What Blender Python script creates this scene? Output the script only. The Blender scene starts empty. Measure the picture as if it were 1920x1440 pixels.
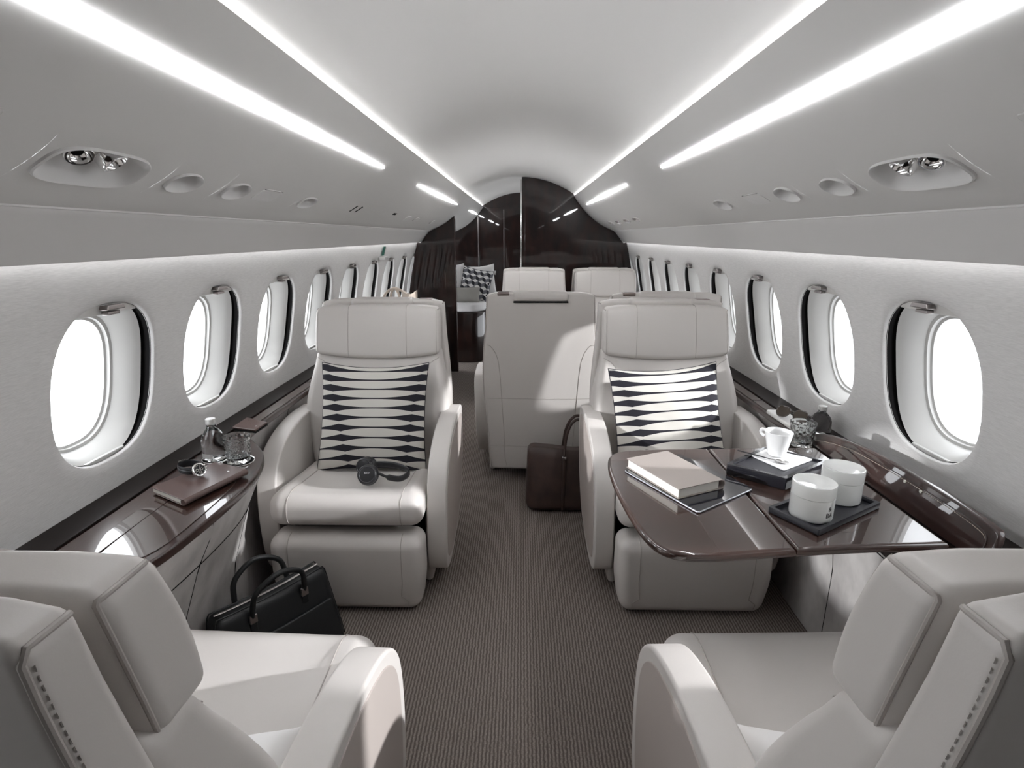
import bpy, bmesh, math, random
from mathutils import Vector, Matrix
random.seed(7)
S = bpy.context.scene
COL = S.collection
PI = math.pi
# ---------------------------------------------------------------- camera, world, sun, exposure
cam_d = bpy.data.cameras.new('camera'); cam = bpy.data.objects.new('camera', cam_d); COL.objects.link(cam)
cam_d.sensor_width = 36.0; cam_d.lens = 36.0 * 1040 / 1920; cam_d.clip_start = 0.02
cam.location = (0, 0, 1.36)
cam.rotation_euler = (math.radians(90 - 14.9), 0, math.radians(0.96))
S.camera = cam
S.view_settings.view_transform = 'Standard'; S.view_settings.look = 'None'
S.view_settings.exposure = 1.5; S.view_settings.gamma = 1.0; S.view_settings.use_curve_mapping = False
S.cycles.max_bounces = 10; S.cycles.diffuse_bounces = 5; S.cycles.glossy_bounces = 4
S.cycles.transparent_max_bounces = 12; S.cycles.transmission_bounces = 8
S.cycles.caustics_reflective = False; S.cycles.caustics_refractive = False
S.cycles.sample_clamp_indirect = 4.0
W = bpy.data.worlds.new('world'); S.world = W; W.use_nodes = True
W.node_tree.nodes['Background'].inputs[0].default_value = (0.93, 0.96, 1.0, 1)
bg = W.node_tree.nodes['Background']; wt = W.node_tree.nodes.new('ShaderNodeTexCoord'); ws = W.node_tree.nodes.new('ShaderNodeSeparateXYZ')
wm = W.node_tree.nodes.new('ShaderNodeMapRange')      # overcast sky, brighter to the left of the aircraft
wm.inputs[1].default_value = -0.8; wm.inputs[2].default_value = 0.8; wm.inputs[3].default_value = 2.6; wm.inputs[4].default_value = 1.35
W.node_tree.links.new(wt.outputs['Generated'], ws.inputs[0]); W.node_tree.links.new(ws.outputs[0], wm.inputs[0]); W.node_tree.links.new(wm.outputs[0], bg.inputs[1])
def lamp_outside(name, loc, aim, half, watts, radius):      # a photographer's lamp standing outside the windows
    l = bpy.data.lights.new(name, 'SPOT'); l.energy = watts; l.shadow_soft_size = radius; l.spot_size = math.radians(2 * half); l.spot_blend = 0.05; l.color = (0.97, 0.98, 1.0)
    o = bpy.data.objects.new(name, l); COL.objects.link(o); o.location = loc
    o.rotation_euler = (Vector(aim) - Vector(loc)).to_track_quat('-Z', 'Y').to_euler(); return o
lamp_outside('lamp_outside_right', (4.7, 1.0, 2.14), (1.1, 1.44, 0.98), 19.2, 680, 0.06)
lamp_outside('lamp_outside_left', (-4.7, -0.2, 1.72), (-1.1, 0.5, 1.0), 16.8, 480, 0.06)
lamp_outside('lamp_outside_left', (-4.7, 1.47, 1.75), (-1.1, 3.38, 1.0), 7.5, 700, 0.06)
LED = 7.0          # strength of the cabin's own light strips
Y0, Y1, YP = -1.55, 7.6, 5.6

# ---------------------------------------------------------------- materials
MATS = {}
def mat(name, col, rough=0.5, metal=0.0, coat=0.0, spec=0.5, sheen=0.0, bump=None, var=None, emit=None, trans=0.0, ior=1.45, coat_rough=0.02, coat_ior=1.5):
    m = bpy.data.materials.new(name); m.use_nodes = True; nt = m.node_tree; b = nt.nodes['Principled BSDF']
    b.inputs['Base Color'].default_value = (*col, 1); b.inputs['Roughness'].default_value = rough
    b.inputs['Metallic'].default_value = metal; b.inputs['Coat Weight'].default_value = coat
    b.inputs['Coat Roughness'].default_value = coat_rough
    b.inputs['Specular IOR Level'].default_value = spec; b.inputs['IOR'].default_value = ior
    b.inputs['Transmission Weight'].default_value = trans
    if sheen: b.inputs['Sheen Weight'].default_value = sheen
    if emit: b.inputs['Emission Color'].default_value = (*emit[0], 1); b.inputs['Emission Strength'].default_value = emit[1]
    tc = None
    def coords(scale):
        nonlocal tc
        if tc is None: tc = nt.nodes.new('ShaderNodeTexCoord')
        mp = nt.nodes.new('ShaderNodeMapping'); mp.inputs['Scale'].default_value = scale
        nt.links.new(tc.outputs['Object'], mp.inputs[0]); return mp.outputs[0]
    if bump:   # (scale xyz, strength, distance, detail)
        n = nt.nodes.new('ShaderNodeTexNoise'); n.inputs['Scale'].default_value = 1; n.inputs['Detail'].default_value = bump[3]
        nt.links.new(coords(bump[0]), n.inputs[0])
        bp = nt.nodes.new('ShaderNodeBump'); bp.inputs['Strength'].default_value = bump[1]; bp.inputs['Distance'].default_value = bump[2]
        nt.links.new(n.outputs[0], bp.inputs['Height']); nt.links.new(bp.outputs[0], b.inputs['Normal'])
    if var:    # (scale xyz, colour 2, contrast low, high)
        n = nt.nodes.new('ShaderNodeTexNoise'); n.inputs['Scale'].default_value = 1; n.inputs['Detail'].default_value = 6
        nt.links.new(coords(var[0]), n.inputs[0])
        r = nt.nodes.new('ShaderNodeMapRange'); r.inputs[1].default_value = var[2]; r.inputs[2].default_value = var[3]
        mx = nt.nodes.new('ShaderNodeMix'); mx.data_type = 'RGBA'
        mx.inputs[6].default_value = (*col, 1); mx.inputs[7].default_value = (*var[1], 1)
        nt.links.new(n.outputs[0], r.inputs[0]); nt.links.new(r.outputs[0], mx.inputs[0]); nt.links.new(mx.outputs[2], b.inputs['Base Color'])
    MATS[name] = m; b.inputs['Coat IOR'].default_value = coat_ior; return m
M_LEATH = mat('pale_leather', (0.57, 0.54, 0.515), 0.42, spec=0.45, bump=((420, 420, 420), 0.12, 0.0006, 3))
M_LEATH2 = mat('taupe_leather', (0.40, 0.355, 0.33), 0.45, spec=0.4, bump=((420, 420, 420), 0.12, 0.0006, 3))
M_SEAM = mat('seam_thread', (0.30, 0.27, 0.25), 0.7)
M_PIPE = mat('seam_piping', (0.40, 0.37, 0.345), 0.5)
M_GAP = mat('black_gap', (0.008, 0.0075, 0.0075), 0.8, spec=0.1)
M_CEIL = mat('ceiling_liner', (0.60, 0.59, 0.575), 0.55, spec=0.3, bump=((900, 900, 900), 0.10, 0.0004, 2))
M_CROWN = mat('crown_liner', (0.68, 0.67, 0.655), 0.6, spec=0.3, bump=((500, 500, 500), 0.15, 0.0005, 2))
M_VAL = mat('valance_liner', (0.62, 0.61, 0.60), 0.5, spec=0.3)
M_WALL = mat('woven_wall_fabric', (0.70, 0.69, 0.68), 0.75, spec=0.2, bump=((1500, 90, 900), 0.25, 0.0010, 4), var=((500, 40, 900), (0.60, 0.59, 0.58), 0.35, 0.65))
M_FUN = mat('window_surround_white', (0.50, 0.495, 0.48), 0.35, spec=0.5)
M_SHADE = mat('blind_grey', (0.60, 0.59, 0.57), 0.3)
M_VEN = mat('gloss_dark_veneer', (0.045, 0.022, 0.018), 0.35, coat=1.0, spec=0.2, var=((90, 4, 12), (0.020, 0.010, 0.009), 0.3, 0.7), coat_ior=1.52)
M_VENB = mat('gloss_black_brown_veneer', (0.008, 0.005, 0.0045), 0.3, coat=1.0, spec=0.2, var=((12, 90, 5), (0.022, 0.009, 0.007), 0.35, 0.7), coat_ior=1.52)
M_VENT = mat('gloss_table_veneer', (0.050, 0.026, 0.020), 0.25, coat=1.0, spec=0.5, var=((60, 60, 60), (0.038, 0.020, 0.016), 0.3, 0.7), coat_ior=1.65)
M_STRIP = mat('satin_black_veneer', (0.010, 0.006, 0.005), 0.5, coat=0.12, spec=0.25)
M_STONE = mat('mottled_suede_panel', (0.50, 0.48, 0.465), 0.6, var=((9, 9, 6), (0.33, 0.31, 0.30), 0.38, 0.66), bump=((60, 60, 60), 0.1, 0.001, 4))
M_CHROME = mat('polished_chrome', (0.75, 0.74, 0.73), 0.12, metal=1)
M_STEEL = mat('brushed_steel', (0.38, 0.35, 0.34), 0.28, metal=1, bump=((2500, 30, 30), 0.2, 0.0003, 2))
M_BRONZE = mat('brushed_bronze', (0.30, 0.25, 0.24), 0.28, metal=1)
M_BLEA = mat('black_bag_leather', (0.013, 0.014, 0.015), 0.42, bump=((500, 500, 500), 0.35, 0.0008, 3))
M_BRLEA = mat('brown_bag_leather', (0.060, 0.036, 0.030), 0.5, bump=((40, 40, 40), 0.3, 0.004, 4), var=((14, 14, 14), (0.035, 0.022, 0.019), 0.35, 0.7))
M_NOTE = mat('brown_notebook_leather', (0.095, 0.060, 0.053), 0.35, bump=((500, 500, 500), 0.2, 0.0005, 3))
M_BOOK = mat('taupe_book_cloth', (0.34, 0.30, 0.275), 0.6, bump=((900, 900, 900), 0.25, 0.0005, 3))
M_PAPER = mat('page_block', (0.82, 0.80, 0.74), 0.8, bump=((20, 20, 1600), 0.3, 0.0006, 2))
M_WHITE = mat('white_ceramic', (0.72, 0.72, 0.72), 0.18, coat=0.5)
M_WAX = mat('opal_white_glass', (0.80, 0.81, 0.79), 0.12, coat=0.6)
M_WBOX = mat('white_leather_case', (0.80, 0.79, 0.77), 0.4)
M_BLK = mat('black_lacquer', (0.012, 0.012, 0.016), 0.18, coat=0.6)
M_TRAY = mat('black_tray_mat', (0.020, 0.020, 0.026), 0.35)
M_BPL = mat('black_plastic', (0.018, 0.018, 0.020), 0.35)
M_DGREY = mat('dark_anodised_disc', (0.12, 0.12, 0.13), 0.25, metal=0.8)
M_TABL = mat('tablet_screen', (0.015, 0.016, 0.022), 0.05, coat=1.0)
M_ALU = mat('tablet_aluminium', (0.55, 0.56, 0.60), 0.25, metal=1)
M_BEIGE = mat('beige_handbag_leather', (0.55, 0.47, 0.40), 0.45)
M_SOFA = mat('white_sofa_fabric', (0.70, 0.69, 0.69), 0.8)
M_GREYF = mat('grey_cushion_fabric', (0.30, 0.29, 0.27), 0.85, bump=((700, 700, 700), 0.3, 0.001, 2))
M_CB = mat('cushion_black', (0.02, 0.02, 0.025), 0.85)
M_CW = mat('cushion_white', (0.78, 0.77, 0.76), 0.85)
M_CG = mat('cushion_mid_grey', (0.16, 0.16, 0.18), 0.85)
M_GREEN = mat('sign_green', (0.02, 0.12, 0.09), 0.4)
M_LENS = mat('brown_smoked_lens', (0.045, 0.032, 0.022), 0.05, coat=1.0)
M_TORT = mat('tortoise_frame', (0.045, 0.030, 0.022), 0.15, coat=1.0)
M_INK = mat('black_ink', (0.02, 0.02, 0.02), 0.6)
M_INKW = mat('silver_ink', (0.6, 0.6, 0.62), 0.4)
M_LIGHT = mat('led_diffuser', (0.9, 0.9, 0.9), 0.5, emit=((0.96, 0.97, 1.0), 17.0))
M_LED = mat('led_strip', (0.9, 0.9, 0.9), 0.5, emit=((0.97, 0.98, 1.0), LED))
M_LEDW = mat('led_wall_wash', (0.9, 0.9, 0.9), 0.5, emit=((0.97, 0.98, 1.0), LED * 0.42))

def node_mat(name):
    m = bpy.data.materials.new(name); m.use_nodes = True; nt = m.node_tree; nt.nodes.clear()
    out = nt.nodes.new('ShaderNodeOutputMaterial'); return m, nt, out
# window pane: thin clear sheet
M_PANE, nt, out = node_mat('window_pane')
tr = nt.nodes.new('ShaderNodeBsdfTransparent'); gl = nt.nodes.new('ShaderNodeBsdfGlossy'); gl.inputs['Roughness'].default_value = 0.02
mx = nt.nodes.new('ShaderNodeMixShader'); mx.inputs[0].default_value = 0.05
nt.links.new(tr.outputs[0], mx.inputs[1]); nt.links.new(gl.outputs[0], mx.inputs[2]); nt.links.new(mx.outputs[0], out.inputs[0])
M_GLASS = mat('clear_cut_glass', (0.93, 0.95, 0.95), 0.0, trans=1.0, ior=1.5)
M_WATER = mat('bottle_glass_with_water', (0.86, 0.88, 0.89), 0.0, trans=1.0, ior=1.36)

def math_node(nt, op, a=None, b=None, c=None):
    n = nt.nodes.new('ShaderNodeMath'); n.operation = op
    for i, v in enumerate((a, b, c)):
        if v is None: continue
        if isinstance(v, (int, float)): n.inputs[i].default_value = v
        else: nt.links.new(v, n.inputs[i])
    return n.outputs[0]
# carpet: fine lengthwise ribs, slightly wavy
M_CARP, nt, out = node_mat('ribbed_taupe_carpet')
b = nt.nodes.new('ShaderNodeBsdfPrincipled'); b.inputs['Roughness'].default_value = 0.95; b.inputs['Specular IOR Level'].default_value = 0.1
tc = nt.nodes.new('ShaderNodeTexCoord'); sp = nt.nodes.new('ShaderNodeSeparateXYZ'); nt.links.new(tc.outputs['Object'], sp.inputs[0])
nz = nt.nodes.new('ShaderNodeTexNoise'); nz.inputs['Scale'].default_value = 70; nz.inputs['Detail'].default_value = 3; nt.links.new(tc.outputs['Object'], nz.inputs[0])
wob = math_node(nt, 'MULTIPLY', nz.outputs[0], 5.0)
ph = math_node(nt, 'MULTIPLY_ADD', sp.outputs[0], 2 * PI / 0.0105, wob)
sn = math_node(nt, 'SINE', ph); h01 = math_node(nt, 'MULTIPLY_ADD', sn, 0.5, 0.5)
n2 = nt.nodes.new('ShaderNodeTexNoise'); n2.inputs['Scale'].default_value = 260; n2.inputs['Detail'].default_value = 2; nt.links.new(tc.outputs['Object'], n2.inputs[0])
hh = math_node(nt, 'MULTIPLY', h01, n2.outputs[0]); cf = math_node(nt, 'MULTIPLY_ADD', hh, 1.5, 0.05)
cm = nt.nodes.new('ShaderNodeMix'); cm.data_type = 'RGBA'; nt.links.new(cf, cm.inputs[0])
cm.inputs[6].default_value = (0.095, 0.078, 0.068, 1); cm.inputs[7].default_value = (0.30, 0.262, 0.235, 1)
nt.links.new(cm.outputs[2], b.inputs['Base Color'])
bp = nt.nodes.new('ShaderNodeBump'); bp.inputs['Strength'].default_value = 0.5; bp.inputs['Distance'].default_value = 0.003
nt.links.new(hh, bp.inputs['Height']); nt.links.new(bp.outputs[0], b.inputs['Normal']); nt.links.new(b.outputs[0], out.inputs[0])
# cushion print: rows of long white lens shapes on black, needs a UV map
M_STRIPE, nt, out = node_mat('lens_stripe_print')
b = nt.nodes.new('ShaderNodeBsdfPrincipled'); b.inputs['Roughness'].default_value = 0.85; b.inputs['Specular IOR Level'].default_value = 0.15
uv = nt.nodes.new('ShaderNodeUVMap'); uv.uv_map = 'UVMap'; sp = nt.nodes.new('ShaderNodeSeparateXYZ'); nt.links.new(uv.outputs[0], sp.inputs[0])
row = math_node(nt, 'MULTIPLY', sp.outputs[1], 10.5); ri = math_node(nt, 'FLOOR', row); rf = math_node(nt, 'SUBTRACT', math_node(nt, 'FRACT', row), 0.5)
vr = math_node(nt, 'SUBTRACT', 1.0, math_node(nt, 'DIVIDE', ri, 10.5))
ul = math_node(nt, 'MULTIPLY_ADD', vr, 0.26, 0.04); wd = math_node(nt, 'MULTIPLY_ADD', vr, -0.40, 0.93)
uu = math_node(nt, 'ADD', math_node(nt, 'DIVIDE', math_node(nt, 'SUBTRACT', sp.outputs[0], ul), wd), 4.0); uf = math_node(nt, 'SUBTRACT', math_node(nt, 'FRACT', uu), 0.5)
ua = math_node(nt, 'POWER', math_node(nt, 'ABSOLUTE', math_node(nt, 'MULTIPLY', uf, 2.0)), 2.4)
hw = math_node(nt, 'MULTIPLY_ADD', math_node(nt, 'SUBTRACT', 1.0, ua), 0.31, 0.12)
d = math_node(nt, 'SUBTRACT', hw, math_node(nt, 'ABSOLUTE', rf)); fac = math_node(nt, 'GREATER_THAN', d, 0.0)
cm = nt.nodes.new('ShaderNodeMix'); cm.data_type = 'RGBA'; nt.links.new(fac, cm.inputs[0])
cm.inputs[6].default_value = (0.022, 0.021, 0.027, 1); cm.inputs[7].default_value = (0.56, 0.54, 0.50, 1)
nt.links.new(cm.outputs[2], b.inputs['Base Color'])
wv = nt.nodes.new('ShaderNodeTexNoise'); wv.inputs['Scale'].default_value = 500; nt.links.new(uv.outputs[0], wv.inputs[0])
bp = nt.nodes.new('ShaderNodeBump'); bp.inputs['Strength'].default_value = 0.3; bp.inputs['Distance'].default_value = 0.001
nt.links.new(wv.outputs[0], bp.inputs['Height']); nt.links.new(bp.outputs[0], b.inputs['Normal']); nt.links.new(b.outputs[0], out.inputs[0])

# ---------------------------------------------------------------- mesh helpers
class MB:
    def __init__(self): self.bm = bmesh.new(); self.mi = 0; self.flat = set()
    def v(self, p): return self.bm.verts.new(p)
    def f(self, vs):
        try: fc = self.bm.faces.new(vs); fc.material_index = self.mi; return fc
        except ValueError: return None
    def rings(self, rings, close=True, cap0=False, cap1=False):
        R = [[self.v(p) for p in r] for r in rings]; n = len(R[0])
        for a, b in zip(R, R[1:]):
            for i in range(n if close else n - 1):
                j = (i + 1) % n; self.f([a[i], a[j], b[j], b[i]])
        if cap0: self.flat.add(self.f(R[0][::-1]))
        if cap1: self.flat.add(self.f(R[-1]))
        return R
    def box(self, x0, x1, y0, y1, z0, z1, r=0.0):
        c = ((x0 + x1) / 2, (y0 + y1) / 2, (z0 + z1) / 2)
        return self.rbox((x1 - x0, y1 - y0, z1 - z0), r or min(x1 - x0, y1 - y0, z1 - z0) * 0.08, lambda p: (p[0] + c[0], p[1] + c[1], p[2] + c[2]), n=1, k=1 if not r else 3)
    def rbox(self, size, r, fn=None, n=6, k=4):
        hx, hy, hz = size[0] / 2, size[1] / 2, size[2] / 2; r = min(r, hx, hy, hz) * 0.999
        def ax(h):
            e = [h - r + r * math.tan(i * PI / 4 / k) for i in range(k + 1)]
            mid = [(-1 + 2 * i / n) * (h - r) for i in range(n + 1)]
            return [-a for a in reversed(e)][:-1] + mid + e[1:]
        X, Y, Z = ax(hx), ax(hy), ax(hz); cache = {}
        def pt(i, j, l):
            key = (i, j, l)
            if key in cache: return cache[key]
            p = Vector((X[i], Y[j], Z[l])); q = Vector((max(-hx + r, min(hx - r, p.x)), max(-hy + r, min(hy - r, p.y)), max(-hz + r, min(hz - r, p.z))))
            d = p - q
            if d.length > 1e-9: p = q + d.normalized() * r
            if fn: p = Vector(fn(p))
            cache[key] = self.v(p); return cache[key]
        I, J, K = len(X) - 1, len(Y) - 1, len(Z) - 1
        for i in range(I):
            for j in range(J):
                self.f([pt(i, j, 0), pt(i, j + 1, 0), pt(i + 1, j + 1, 0), pt(i + 1, j, 0)]); self.f([pt(i, j, K), pt(i + 1, j, K), pt(i + 1, j + 1, K), pt(i, j + 1, K)])
        for i in range(I):
            for l in range(K):
                self.f([pt(i, 0, l), pt(i + 1, 0, l), pt(i + 1, 0, l + 1), pt(i, 0, l + 1)]); self.f([pt(i, J, l), pt(i, J, l + 1), pt(i + 1, J, l + 1), pt(i + 1, J, l)])
        for j in range(J):
            for l in range(K):
                self.f([pt(0, j, l), pt(0, j, l + 1), pt(0, j + 1, l + 1), pt(0, j + 1, l)]); self.f([pt(I, j, l), pt(I, j + 1, l), pt(I, j + 1, l + 1), pt(I, j, l + 1)])
    def tube(self, pts, r, n=8, closed=False, flat=1.0, cap=True):
        P = [Vector(p) for p in pts]; rings = []; up = None
        rr = r if isinstance(r, (list, tuple)) else [r] * len(P)
        for i, p in enumerate(P):
            a = P[i - 1] if (i > 0 or closed) else P[i]; b = P[(i + 1) % len(P)] if (i < len(P) - 1 or closed) else P[i]
            t = (b - a).normalized()
            if up is None:
                up = Vector((0, 0, 1)) if abs(t.z) < 0.9 else Vector((1, 0, 0))
            s = t.cross(up).normalized(); up = s.cross(t).normalized()
            rings.append([p + s * math.cos(2 * PI * k / n) * rr[i] + up * math.sin(2 * PI * k / n) * rr[i] * flat for k in range(n)])
        if closed: rings.append(rings[0])
        self.rings(rings, True, cap and not closed, cap and not closed)
    def lathe(self, prof, c=(0, 0, 0), n=32, axis='z', mod=None):
        rings = []
        for (r, z) in prof:
            ring = []
            for k in range(n):
                a = 2 * PI * k / n; rr = r * (mod(a, z) if mod else 1)
                x, y = rr * math.cos(a), rr * math.sin(a)
                if axis == 'z': p = (x, y, z)
                elif axis == 'x': p = (z, x, y)
                else: p = (x, z, y)
                ring.append((p[0] + c[0], p[1] + c[1], p[2] + c[2]))
            rings.append(ring)
        self.rings(rings, True, prof[0][0] > 1e-5, prof[-1][0] > 1e-5)
    def slab(self, outline, z0, z1, r=0.002, k=3, tf=None, side_fn=None):
        n = len(outline); area = sum(outline[i][0] * outline[(i + 1) % n][1] - outline[(i + 1) % n][0] * outline[i][1] for i in range(n))
        if area < 0: outline = outline[::-1]
        nor = []
        for i in range(n):
            a, b, c = Vector(outline[i - 1]), Vector(outline[i]), Vector(outline[(i + 1) % n])
            e1, e2 = (b - a).normalized(), (c - b).normalized(); n1, n2 = Vector((e1.y, -e1.x)), Vector((e2.y, -e2.x)); m = n1 + n2
            if m.length < 1e-6: m = n1.copy()
            m.normalize(); nor.append(m / max(0.5, m.dot(n1)))
        r = min(r, (z1 - z0) / 2 * 0.99); lv = []
        for i in range(k + 1):
            a = PI / 2 * i / k; lv.append((r * (1 - math.sin(a)), z0 + r * (1 - math.cos(a))))
        for i in range(k + 1):
            a = PI / 2 * i / k; lv.append((r * (1 - math.cos(a)), z1 - r * (1 - math.sin(a))))
        rings = [[(outline[i][0] - nor[i].x * ins, outline[i][1] - nor[i].y * ins, z) for i in range(n)] for ins, z in lv]
        if tf: rings = [[tf(p) for p in rg] for rg in rings]
        self.rings(rings, True, True, True)
    def build(self, name, mats, parent=None, loc=(0, 0, 0), sharp=40, **props):
        bm = self.bm; bmesh.ops.recalc_face_normals(bm, faces=bm.faces[:])
        me = bpy.data.meshes.new(name)
        bm.faces.index_update(); flat = [fc.index for fc in self.flat if fc]
        bm.to_mesh(me); bm.free()
        for m in (mats if isinstance(mats, (list, tuple)) else [mats]): me.materials.append(m)
        me.set_sharp_from_angle(angle=math.radians(sharp))
        for i_ in flat: me.polygons[i_].use_smooth = False
        o = bpy.data.objects.new(name, me); COL.objects.link(o); o.location = loc
        if parent: o.parent = parent
        for k_, v_ in props.items(): o[k_] = v_
        return o
def rpoly(pts, rad, k=5):
    out = []; n = len(pts); rad = rad if isinstance(rad, (list, tuple)) else [rad] * n
    for i in range(n):
        a, b, c = Vector(pts[i - 1]), Vector(pts[i]), Vector(pts[(i + 1) % n]); r = rad[i]
        if r <= 0: out.append(tuple(b)); continue
        u, v = (a - b), (c - b); d = min(r, u.length * 0.49, v.length * 0.49); u.normalize(); v.normalize()
        p, q = b + u * d, b + v * d
        for j in range(k + 1):
            t = j / k; out.append(tuple(p * (1 - t) ** 2 + b * 2 * t * (1 - t) + q * t * t))
    return out
def spline(pts, k=6, closed=False):
    P = [Vector(p) for p in pts]; n = len(P); out = []
    for i in range(n if closed else n - 1):
        g = (lambda j: P[j % n]) if closed else (lambda j: P[max(0, min(n - 1, j))])
        p0, p1, p2, p3 = g(i - 1), g(i), g(i + 1), g(i + 2)
        for j in range(k):
            t = j / k; out.append(tuple(0.5 * ((2 * p1) + (p2 - p0) * t + (2 * p0 - 5 * p1 + 4 * p2 - p3) * t * t + (3 * p1 - p0 - 3 * p2 + p3) * t ** 3)))
    if not closed: out.append(tuple(P[-1]))
    return out
def interp(tab, x):
    if x <= tab[0][0]: return tab[0][1]
    for (a, va), (b, vb) in zip(tab, tab[1:]):
        if x <= b: return va + (vb - va) * (x - a) / (b - a)
    return tab[-1][1]
def sinterp(tab, x):      # smooth interpolation (Catmull-Rom on a table)
    if x <= tab[0][0]: return tab[0][1]
    if x >= tab[-1][0]: return tab[-1][1]
    for i in range(len(tab) - 1):
        if x <= tab[i + 1][0]:
            t = (x - tab[i][0]) / (tab[i + 1][0] - tab[i][0]); p1, p2 = tab[i][1], tab[i + 1][1]
            p0 = tab[i - 1][1] if i else p1; p3 = tab[i + 2][1] if i + 2 < len(tab) else p2
            return 0.5 * (2 * p1 + (p2 - p0) * t + (2 * p0 - 5 * p1 + 4 * p2 - p3) * t * t + (3 * p1 - p0 - 3 * p2 + p3) * t ** 3)
def thing(name, label, cat, loc=(0, 0, 0), rz=0, group=None, rot=None):
    o = bpy.data.objects.new(name, None); COL.objects.link(o); o.empty_display_size = 0.1
    o.location = loc; o.rotation_euler = rot or (0, 0, rz); o['label'] = label; o['category'] = cat
    if group: o['group'] = group
    return o
def dup(root, loc=None, rz=None, label=None, group=None):
    def cp(o, par):
        c = o.copy(); COL.objects.link(c); c.parent = par
        for ch in o.children: cp(ch, c)
        return c
    kids = list(root.children); r = root.copy(); COL.objects.link(r)
    for ch in kids: cp(ch, r)
    if loc is not None: r.location = loc
    if rz is not None: r.rotation_euler = (0, 0, rz)
    if label: r['label'] = label
    if group: r['group'] = group
    return r
def superellipse(hw, hh, n=56, e=2.6, cy=0, cz=0):
    out = []
    for k in range(n):
        a = 2 * PI * (k + 0.5) / n; c, s = math.cos(a), math.sin(a)
        out.append((cy + hw * math.copysign(abs(c) ** (2 / e), c), cz + hh * math.copysign(abs(s) ** (2 / e), s)))
    return out
def rect_loop(hole, u0, u1, v0, v1):        # points on the rectangle matching each hole point by angle
    cu = sum(p[0] for p in hole) / len(hole); cv = sum(p[1] for p in hole) / len(hole); out = []
    mu, mv = (u0 + u1) / 2, (v0 + v1) / 2
    for k in range(len(hole)):
        a = 2 * PI * (k + 0.5) / len(hole); c, s = math.cos(a), math.sin(a); t = min(1 / max(abs(c), 1e-9), 1 / max(abs(s), 1e-9))
        out.append((mu + (u1 - u0) / 2 * c * t, mv + (v1 - v0) / 2 * s * t))
    return out
def holed_cell(mb, fn, u0, u1, v0, v1, hole, bands=5, lip=None, corner=True):
    """fn(u,v,depth)->point ; hole: list of (u,v); lip: list of (shrink, depth)"""
    R = rect_loop(hole, u0, u1, v0, v1); n = len(hole); rings = []
    for b_ in range(bands + 1):
        t = b_ / bands; rings.append([fn(R[i][0] * (1 - t) + hole[i][0] * t, R[i][1] * (1 - t) + hole[i][1] * t, 0) for i in range(n)])
    cu = sum(p[0] for p in hole) / n; cv = sum(p[1] for p in hole) / n
    for (s, d) in (lip or []): rings.append([fn(cu + (h[0] - cu) * s, cv + (h[1] - cv) * s, d) for h in hole])
    V = mb.rings(rings)
    if corner:      # fill the four triangular corners left by the angular sampling
        for q, (cu_, cv_) in enumerate(((u1, v1), (u0, v1), (u0, v0), (u1, v0))):
            i = (2 * q + 1) * n // 8 - 1; i2 = (i + 1) % n; c = mb.v(fn(cu_, cv_, 0)); mb.f([V[0][i], V[0][i2], c])
def text_mesh(name, body, size, m, parent=None, loc=(0, 0, 0), rot=(0, 0, 0), extrude=0.0003, bend=None):
    cu = bpy.data.curves.new(name, 'FONT'); cu.body = body; cu.size = size; cu.extrude = extrude; cu.align_x = 'CENTER'; cu.align_y = 'CENTER'
    t = bpy.data.objects.new(name, cu); COL.objects.link(t); bpy.context.view_layer.update()
    me = bpy.data.meshes.new_from_object(t); bpy.data.objects.remove(t)
    if bend:
        for v in me.vertices:
            a = v.co.x / bend; rr = bend + v.co.z; v.co = Vector((math.sin(a) * rr, v.co.y, math.cos(a) * rr - bend))
    me.materials.clear(); me.materials.append(m); o = bpy.data.objects.new(name, me); COL.objects.link(o)
    o.location = loc; o.rotation_euler = rot
    if parent: o.parent = parent
    return o

# ================================================================ the cabin shell
WALLT = [(0.55, 1.160), (0.668, 1.150), (0.785, 1.135), (1.0, 1.100), (1.2, 1.055), (1.30, 1.028), (1.36, 1.008)]
def wx(z): return sinterp(WALLT, z)
WINY = {-1: [1.420 + 0.53 * i for i in range(-5, 12)], 1: [1.483 + 0.53 * i for i in range(-5, 12)]}
WZ, WHW, WHH = 0.978, 0.192, 0.220
def struct(o): o['kind'] = 'structure'; return o
mb = MB(); mb.rings([[(-1.16, Y0, 0), (1.16, Y0, 0)], [(-1.16, Y1, 0), (1.16, Y1, 0)]], close=False)
struct(mb.build('floor', M_CARP))
for s, side in ((-1, 'left'), (1, 'right')):
    mb = MB(); fn = lambda u, v, d: (s * (wx(v) + d), u, v)
    hole0 = None; ys = WINY[s]
    def plain(u0, u1):
        zz = [0.55 + (1.345 - 0.55) * i / 16 for i in range(17)]
        mb.rings([[fn(u0, z, 0) for z in zz], [fn(u1, z, 0) for z in zz]], close=False)
    plain(Y0, ys[0] - 0.265)
    for y in ys:
        holed_cell(mb, fn, y - 0.265, y + 0.265, 0.55, 1.345, superellipse(WHW, WHH, cy=y, cz=WZ), bands=8,
                   lip=[(0.988, 0.0030), (0.978, 0.008), (0.975, 0.013)])
    if ys[-1] + 0.265 < Y1: plain(ys[-1] + 0.265, Y1)
    struct(mb.build('wall_' + side, M_WALL, sharp=60))
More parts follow.
